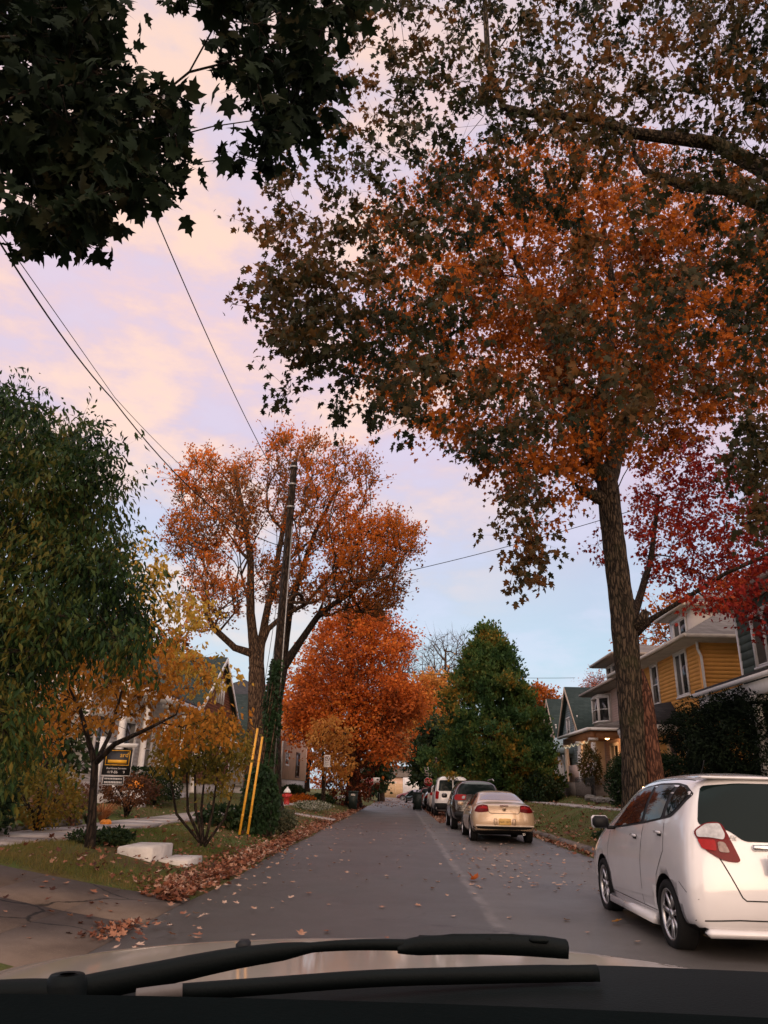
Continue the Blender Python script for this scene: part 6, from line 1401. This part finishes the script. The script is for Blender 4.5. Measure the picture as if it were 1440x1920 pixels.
# dashboard
M['dash'] = mat('charcoal_dashboard', (.003, .005, .005), .9, spec=.02, var=.2, scale=3, bscale=260, bstr=.2)
b = sheet(lambda x, t: (x, .62 - .62 * t, 1.207 - .02 * (x / .8) ** 2 - .028 * t * t * 3 - .16 * max(0, t - .5) ** 1.5), -.80, .80, 0, 1, 40, 20); b.build('dashboard', M['dash'], own, smooth=True)
b = Buf(); b.box((-.8, .60, .9), (.8, .635, 1.195)); b.build('bulkhead', M['black_plastic'], own)
# wipers
def bar(b, pts, w, h):
    pts = np.array(pts, float); t = np.gradient(pts, axis=0); v = []; n = len(pts); up = np.array([0, -.25, .97])
    for p, d, ww, hh in zip(pts, t, w, h):
        s = nrm(np.cross(nrm(d), up)); u = np.cross(s, nrm(d))
        v += [p - s * ww - u * hh, p + s * ww - u * hh, p + s * ww * .8 + u * hh * .5, p + s * ww * .35 + u * hh, p - s * ww * .35 + u * hh, p - s * ww * .8 + u * hh * .5]
    q = []
    for i in range(n - 1):
        for k_ in range(6): a, c = i * 6 + k_, i * 6 + (k_ + 1) % 6; q.append((a, c, c + 6, a + 6))
    q += [tuple(range(5, -1, -1)), tuple((n - 1) * 6 + k_ for k_ in range(6))]; b.quads(v, q)
def smoothpts(pts, n=8):
    pts = np.array(pts, float); out = []
    for i in range(len(pts) - 1):
        p0, p1, p2, p3 = pts[max(i - 1, 0)], pts[i], pts[i + 1], pts[min(i + 2, len(pts) - 1)]
        for j in range(n): t = j / n; out.append(.5 * ((2 * p1) + (-p0 + p2) * t + (2 * p0 - 5 * p1 + 4 * p2 - p3) * t * t + (-p0 + 3 * p1 - 3 * p2 + p3) * t ** 3))
    out.append(pts[-1]); return np.array(out)
A1 = smoothpts([at(90, 1868, .84), at(180, 1846, .86), at(300, 1822, .88), at(430, 1796, .90), at(530, 1782, .91), at(600, 1774, .915), at(680, 1770, .92), at(770, 1771, .93), at(850, 1776, .93)])
b = Buf(); bar(b, A1, np.interp(np.linspace(0, 1, len(A1)), [0, .3, .5, .6, 1], [.014, .011, .008, .0045, .006]), np.interp(np.linspace(0, 1, len(A1)), [0, .3, .5, .6, 1], [.010, .009, .007, .004, .005])); w1 = b.build('wiper_arm', M['wiper'], own, smooth=False)
A2 = smoothpts([at(745, 1774, .93), at(800, 1770, .93), at(900, 1768, .935), at(1000, 1771, .94), at(1062, 1777, .945)])
b = Buf(); bar(b, A2, [.010] * len(A2), np.interp(np.linspace(0, 1, len(A2)), [0, .2, .8, 1], [.003, .007, .0085, .0075])); b.build('wiper_blade', M['wiper'], own)
b = Buf()
for (px, py) in ((800, 1761), (905, 1759), (1010, 1762)): b.cbox(at(px, py, .935), (.022, .012, .007), .003)
b.tube([at(770, 1765, .932), at(850, 1756, .934), at(960, 1756, .937), at(1045, 1766, .942)], .003, 6); b.build('blade_frame', M['wiper'], own)
b = Buf(); b.cbox(at(456, 1776, .915), (.014, .02, .014), .003); b.build('washer_nozzle', M['black_plastic'], own)
A3 = smoothpts([at(258, 1868, .80), at(340, 1858, .81), at(500, 1846, .82), at(700, 1832, .83), at(900, 1826, .84), at(1120, 1822, .85)])
b = Buf(); bar(b, A3, [.008] * len(A3), [.0055] * len(A3)); b.build('wiper_blade', M['wiper'], own)
A4 = smoothpts([at(255, 1868, .79), at(300, 1862, .795), at(342, 1857, .80)])
b = Buf(); bar(b, A4, [.006] * len(A4), [.0058] * len(A4)); b.build('blade_tip', mat('worn_grey_rubber', (.13, .11, .10), .6), own)
A5 = smoothpts([at(-60, 1868, .80), at(60, 1862, .82), at(140, 1866, .83)])
b = Buf(); bar(b, A5, [.014] * len(A5), [.011] * len(A5)); b.build('wiper_arm', M['wiper'], own)
b = Buf(); b.lathe(at(120, 1872, .83), [(.0, .02), (.016, .02), (.02, .012), (.02, -.02)], 16); b.build('wiper_pivot', M['wiper'], own)

# ------------------------------------------------------------------ grass and fallen leaves
r = np.random.default_rng(101)
def gpts(n, fx_, fy_): x = fx_(n); y = fy_(n); return x, y
def blades(name, regs, m):
    b = Buf(); T = np.array([(-.05, 0, 0), (.05, 0, 0), (0, 1, .25), (.03, .5, .08)], float); K = np.array([(0, 1, 3), (0, 3, 2)])
    for (n, x0, x1, y0, y1, h) in regs:
        x = r.uniform(x0, x1, n); y = y0 + (y1 - y0) * r.uniform(0, 1, n) ** 1.5
        nz = np.sin(x * 2.1 + 1) * np.sin(y * 1.7) + np.sin(x * .7 + y * 1.1); kp = r.random(n) < np.clip(.7 + .35 * nz, .2, 1)
        kp &= ~((y > DY0 - .25) & (y < DY1 + .15) & (x < -2.4)); kp &= ~((x > -4.75) & (x < -3.25) & (y > 12.15) & (y < 13.75)); kp &= ~((x > -5.3) & (x < -2.6) & (y > 32.4) & (y < 33.9))
        x, y = x[kp], y[kp]; z = gz(x, y); k_ = len(x); P_ = np.stack([x, y, z - .01], 1)
        d = unit(np.stack([r.normal(0, .45, k_), r.normal(0, .45, k_), np.ones(k_)], 1)); a = unit(np.cross(d, r.normal(0, 1, (k_, 3)))); b.inst(T, K, P_, a, d, np.cross(a, d), h * r.uniform(.5, 1.3, k_))
    return struct(b.build(name, m), 'stuff')
blades('grass', [(52000, -5.65, -3.05, 9.9, 26, .07), (2500, -6, -2.9, 4.5, 6.6, .06), (9000, -5.6, -3.0, 24, 50, .09), (14000, -11, -7.15, 11, 45, .10), (26000, 4.65, 6.7, 12, 45, .085), (16000, 8.1, 11, 18, 60, .12)],
       leafmat('autumn_grass_blades', [(.055, .11, .022), (.09, .13, .028), (.16, .14, .036), (.21, .15, .055)], .35, .6, nw=.65))
LIT = leafmat('dry_fallen_leaves', [(.05, .02, .014), (.12, .04, .024), (.20, .07, .036), (.28, .11, .06), (.36, .19, .12), (.46, .32, .25)], .12, 1.2, nw=.25)
def litter(b, n, fx_, fy_, size, lift=.02, tilt=.35, tpl=MAPLE_S, road=False):
    x = fx_(n); y = fy_(n); z = np.where((x > -2.63) & (x < 4.44), .035, gz(x, y))
    z = np.where((y > DY0) & (y < DY1) & (x < -2.63), drive_z(x) + .012, z); k_ = len(x)
    Z = unit(np.stack([r.normal(0, tilt, k_), r.normal(0, tilt, k_), np.ones(k_)], 1)); d = r.normal(0, 1, (k_, 3)); d = unit(d - Z * np.sum(d * Z, 1, keepdims=True)); s = size * r.uniform(.5, 1.3, k_)
    b.inst(*tpl, np.stack([x, y, z + lift * r.uniform(.3, 1.6, k_)], 1), np.cross(d, Z), d, Z * -1, s)
b = Buf(); U = lambda a, c: (lambda n: r.uniform(a, c, n)); NN = lambda m_, s: (lambda n: r.normal(m_, s, n)); PW = lambda a, c, p: (lambda n: a + (c - a) * r.uniform(0, 1, n) ** p)
litter(b, 6500, NN(-2.80, .13), PW(9.9, 62, 1.4), .072, .045, .5)
litter(b, 2200, NN(-3.0, .2), PW(10.2, 40, 1.3), .07, .04, .5)
litter(b, 130, lambda n: -2.66 + r.normal(0, .12, n), U(7.4, 8.4), .06, .02, .4)
litter(b, 1500, NN(-3.7, .55), PW(10.4, 45, 1.3), .065, .04, .5)
litter(b, 900, U(-10, -4), PW(10.5, 45, 1.2), .085, .05, .5)
litter(b, 1300, lambda n: 4.40 - np.abs(r.normal(0, .10, n)), PW(11.5, 60, 1.4), .085, .04, .6)
litter(b, 900, NN(4.9, .4), PW(12, 50, 1.3), .09, .05, .5); litter(b, 1400, U(4.7, 11), PW(14, 60, 1.2), .09, .05, .5)
litter(b, 2600, lambda n: 1.7 + np.abs(r.normal(0, 1.0, n)), U(34, 66), .10, .02, .4); litter(b, 700, U(-2.5, 4.3), U(60, 110), .12, .02, .4)
litter(b, 60, U(-5.2, -2.8), U(6.8, 9.9), .07, .012, .15)
struct(b.build('fallen_leaves', LIT), 'stuff')
b = Buf(); litter(b, 330, U(-2.5, 4.2), PW(3.2, 34, 1.3), .075, .006, .12); litter(b, 150, NN(2.2, .7), U(12, 22), .075, .006, .12); litter(b, 90, NN(-2.2, .25), U(6, 20), .08, .01, .2)
struct(b.build('road_leaves', leafmat('pale_scattered_leaves', [(.20, .08, .05), (.38, .22, .15), (.52, .38, .30), (.24, .10, .06)], .1, 3.)), 'stuff')
b = Buf(); g_ = r
for (px, py, s) in ((1149, 1731, .13), (884, 1651, .15)):
    d = ray(px, py); p = C0 + d * ((.04 - CH) / d[2]); b = Buf()
    for j in range(3 if px == 884 else 1):
        a = r.uniform(0, 6); X = np.array([[math.cos(a), math.sin(a), .1]]); Yv = np.array([[-math.sin(a), math.cos(a), .15 + .3 * j]]); b.inst(*MAPLE, p[None] + np.array([[.03 * j, .02, .012]]), X, Yv, np.array([[0, 0, -1.]]), np.array([s]))
    tag(b.build('fallen_leaf', LM['gold'] if px == 1149 else LM['flame'], None, off=tuple(p)), 'orange fallen leaf on the asphalt beside the white hatchback' if px == 1149 else 'red brown curled leaf lying in the middle of the right lane', 'leaf')
# cut branch lying on the right verge
bq = thing('fallen_branch', 'small dark fallen branch on the right verge grass', 'branch', (5.4, 20.6, gl(5.4, 20.6))); b = Buf(); b.tube([(4.95, 20.7, gl(4.95, 20.7) + .05), (5.4, 20.6, gl(5.4, 20.6) + .09), (5.9, 20.9, gl(5.9, 20.9) + .06)], [.03, .025, .012], 6); b.build('limb', M['bark_dark'], bq)
b = Buf(); n = 160; P_ = np.stack([r.uniform(4.9, 5.6, n), r.normal(20.6, .14, n), np.zeros(n)], 1); P_[:, 2] = gz(P_[:, 0], P_[:, 1]) + r.uniform(.02, .16, n); X, Yv, Z = leaf_axes(r, n, r.normal(0, 1, (n, 3)), .1); b.inst(*OVAL, P_, X, Yv, Z, r.uniform(.06, .12, n)); b.build('foliage', LM['deepgreen'], bq)

# ------------------------------------------------------------------ sky and sun
SUN_EL, SUN_AZ = RAD(11), RAD(12)     # low behind the camera, a little to the right
w = bpy.data.worlds.new('World'); scn.world = w; w.use_nodes = True; t = w.node_tree; t.nodes.clear()
class WN(N):
    def __init__(s, tree): s.t = tree
k = WN(t); out = k.n('ShaderNodeOutputWorld'); bg = k.n('ShaderNodeBackground'); k.l(bg.outputs[0], out.inputs[0])
sky = k.n('ShaderNodeTexSky', sky_type='NISHITA'); sky.sun_disc = False; sky.sun_elevation = SUN_EL; sky.sun_rotation = math.pi - SUN_AZ; sky.air_density = 1.2; sky.dust_density = 2
tc = k.n('ShaderNodeTexCoord').outputs['Generated']; sp = k.n('ShaderNodeSeparateXYZ'); k.l(tc, sp.inputs[0])
mp = k.n('ShaderNodeMapping'); k.l(tc, mp.inputs[0]); mp.inputs['Scale'].default_value = (1, 1, 2.4)
n1 = k.noise(2.3, 5, mp.outputs[0], .55); n2 = k.noise(5.5, 6, mp.outputs[0], .6)
zz = k.math('ADD', sp.outputs[2], k.math('MULTIPLY', k.math('SUBTRACT', n1, .5), .22))
grad = k.ramp(zz, [(0.0, (.40, .48, .55)), (.16, (.35, .465, .58)), (.30, (.38, .415, .54)), (.42, (.50, .40, .50)), (.56, (.58, .42, .49)), (.72, (.53, .43, .51)), (1.0, (.47, .44, .52))])
d0 = Vector(ray(400, 540)).normalized(); dt = k.n('ShaderNodeVectorMath', operation='DOT_PRODUCT'); k.l(tc, dt.inputs[0]); dt.inputs[1].default_value = d0
warm = k.math('MULTIPLY', k.sstep(dt.outputs['Value'], .80, 1.0), k.sstep(n2, .40, .66)); grad = k.mix(k.math('MULTIPLY', warm, .85), grad, (.80, .54, .40))
pk = k.math('MULTIPLY', k.sstep(k.noise(3.1, 5, mp.outputs[0], .6), .48, .70), k.sstep(sp.outputs[2], .30, .55)); grad = k.mix(k.math('MULTIPLY', pk, .55), grad, (.73, .48, .46))
gry = k.math('MULTIPLY', k.sstep(n2, .54, .36), .34); grad = k.mix(gry, grad, (.55, .52, .66))
ds = Vector((math.sin(SUN_AZ) * math.cos(SUN_EL), -math.cos(SUN_AZ) * math.cos(SUN_EL), math.sin(SUN_EL))); dq = k.n('ShaderNodeVectorMath', operation='DOT_PRODUCT'); k.l(tc, dq.inputs[0]); dq.inputs[1].default_value = ds
glow = k.sstep(dq.outputs['Value'], -.3, 1.0); grad = k.mix(k.math('MULTIPLY', glow, .9), grad, (1.55, 1.2, 1.05)); up_ = k.sstep(sp.outputs[2], .84, .98); grad = k.mix(k.math('MULTIPLY', up_, .9), grad, (1.4, 1.42, 1.36))
sk = k.mix(1.0, sky.outputs[0], (.10, .10, .10), 'MULTIPLY'); tot = k.mix(.18, grad, sk)
k.l(tot, bg.inputs[0]); bg.inputs[1].default_value = 1.0
L = bpy.data.lights.new('sun', 'SUN'); L.energy = 1.0; L.angle = RAD(45); L.color = (1, .68, .46)
lo = bpy.data.objects.new('sun', L); COL.objects.link(lo)
sd = Vector((math.sin(SUN_AZ) * math.cos(SUN_EL), -math.cos(SUN_AZ) * math.cos(SUN_EL), math.sin(SUN_EL))); lo.rotation_euler = sd.to_track_quat('Z', 'Y').to_euler(); lo.location = (0, -20, 30)
vs = scn.view_settings; vs.view_transform = 'Standard'; vs.look = 'None'; vs.exposure = .70; vs.gamma = 1; vs.use_curve_mapping = False
scn.cycles.max_bounces = 6; scn.cycles.transparent_max_bounces = 8; scn.cycles.diffuse_bounces = 3; scn.cycles.glossy_bounces = 3; scn.cycles.transmission_bounces = 3; scn.cycles.use_denoising = True; scn.cycles.sample_clamp_indirect = 4
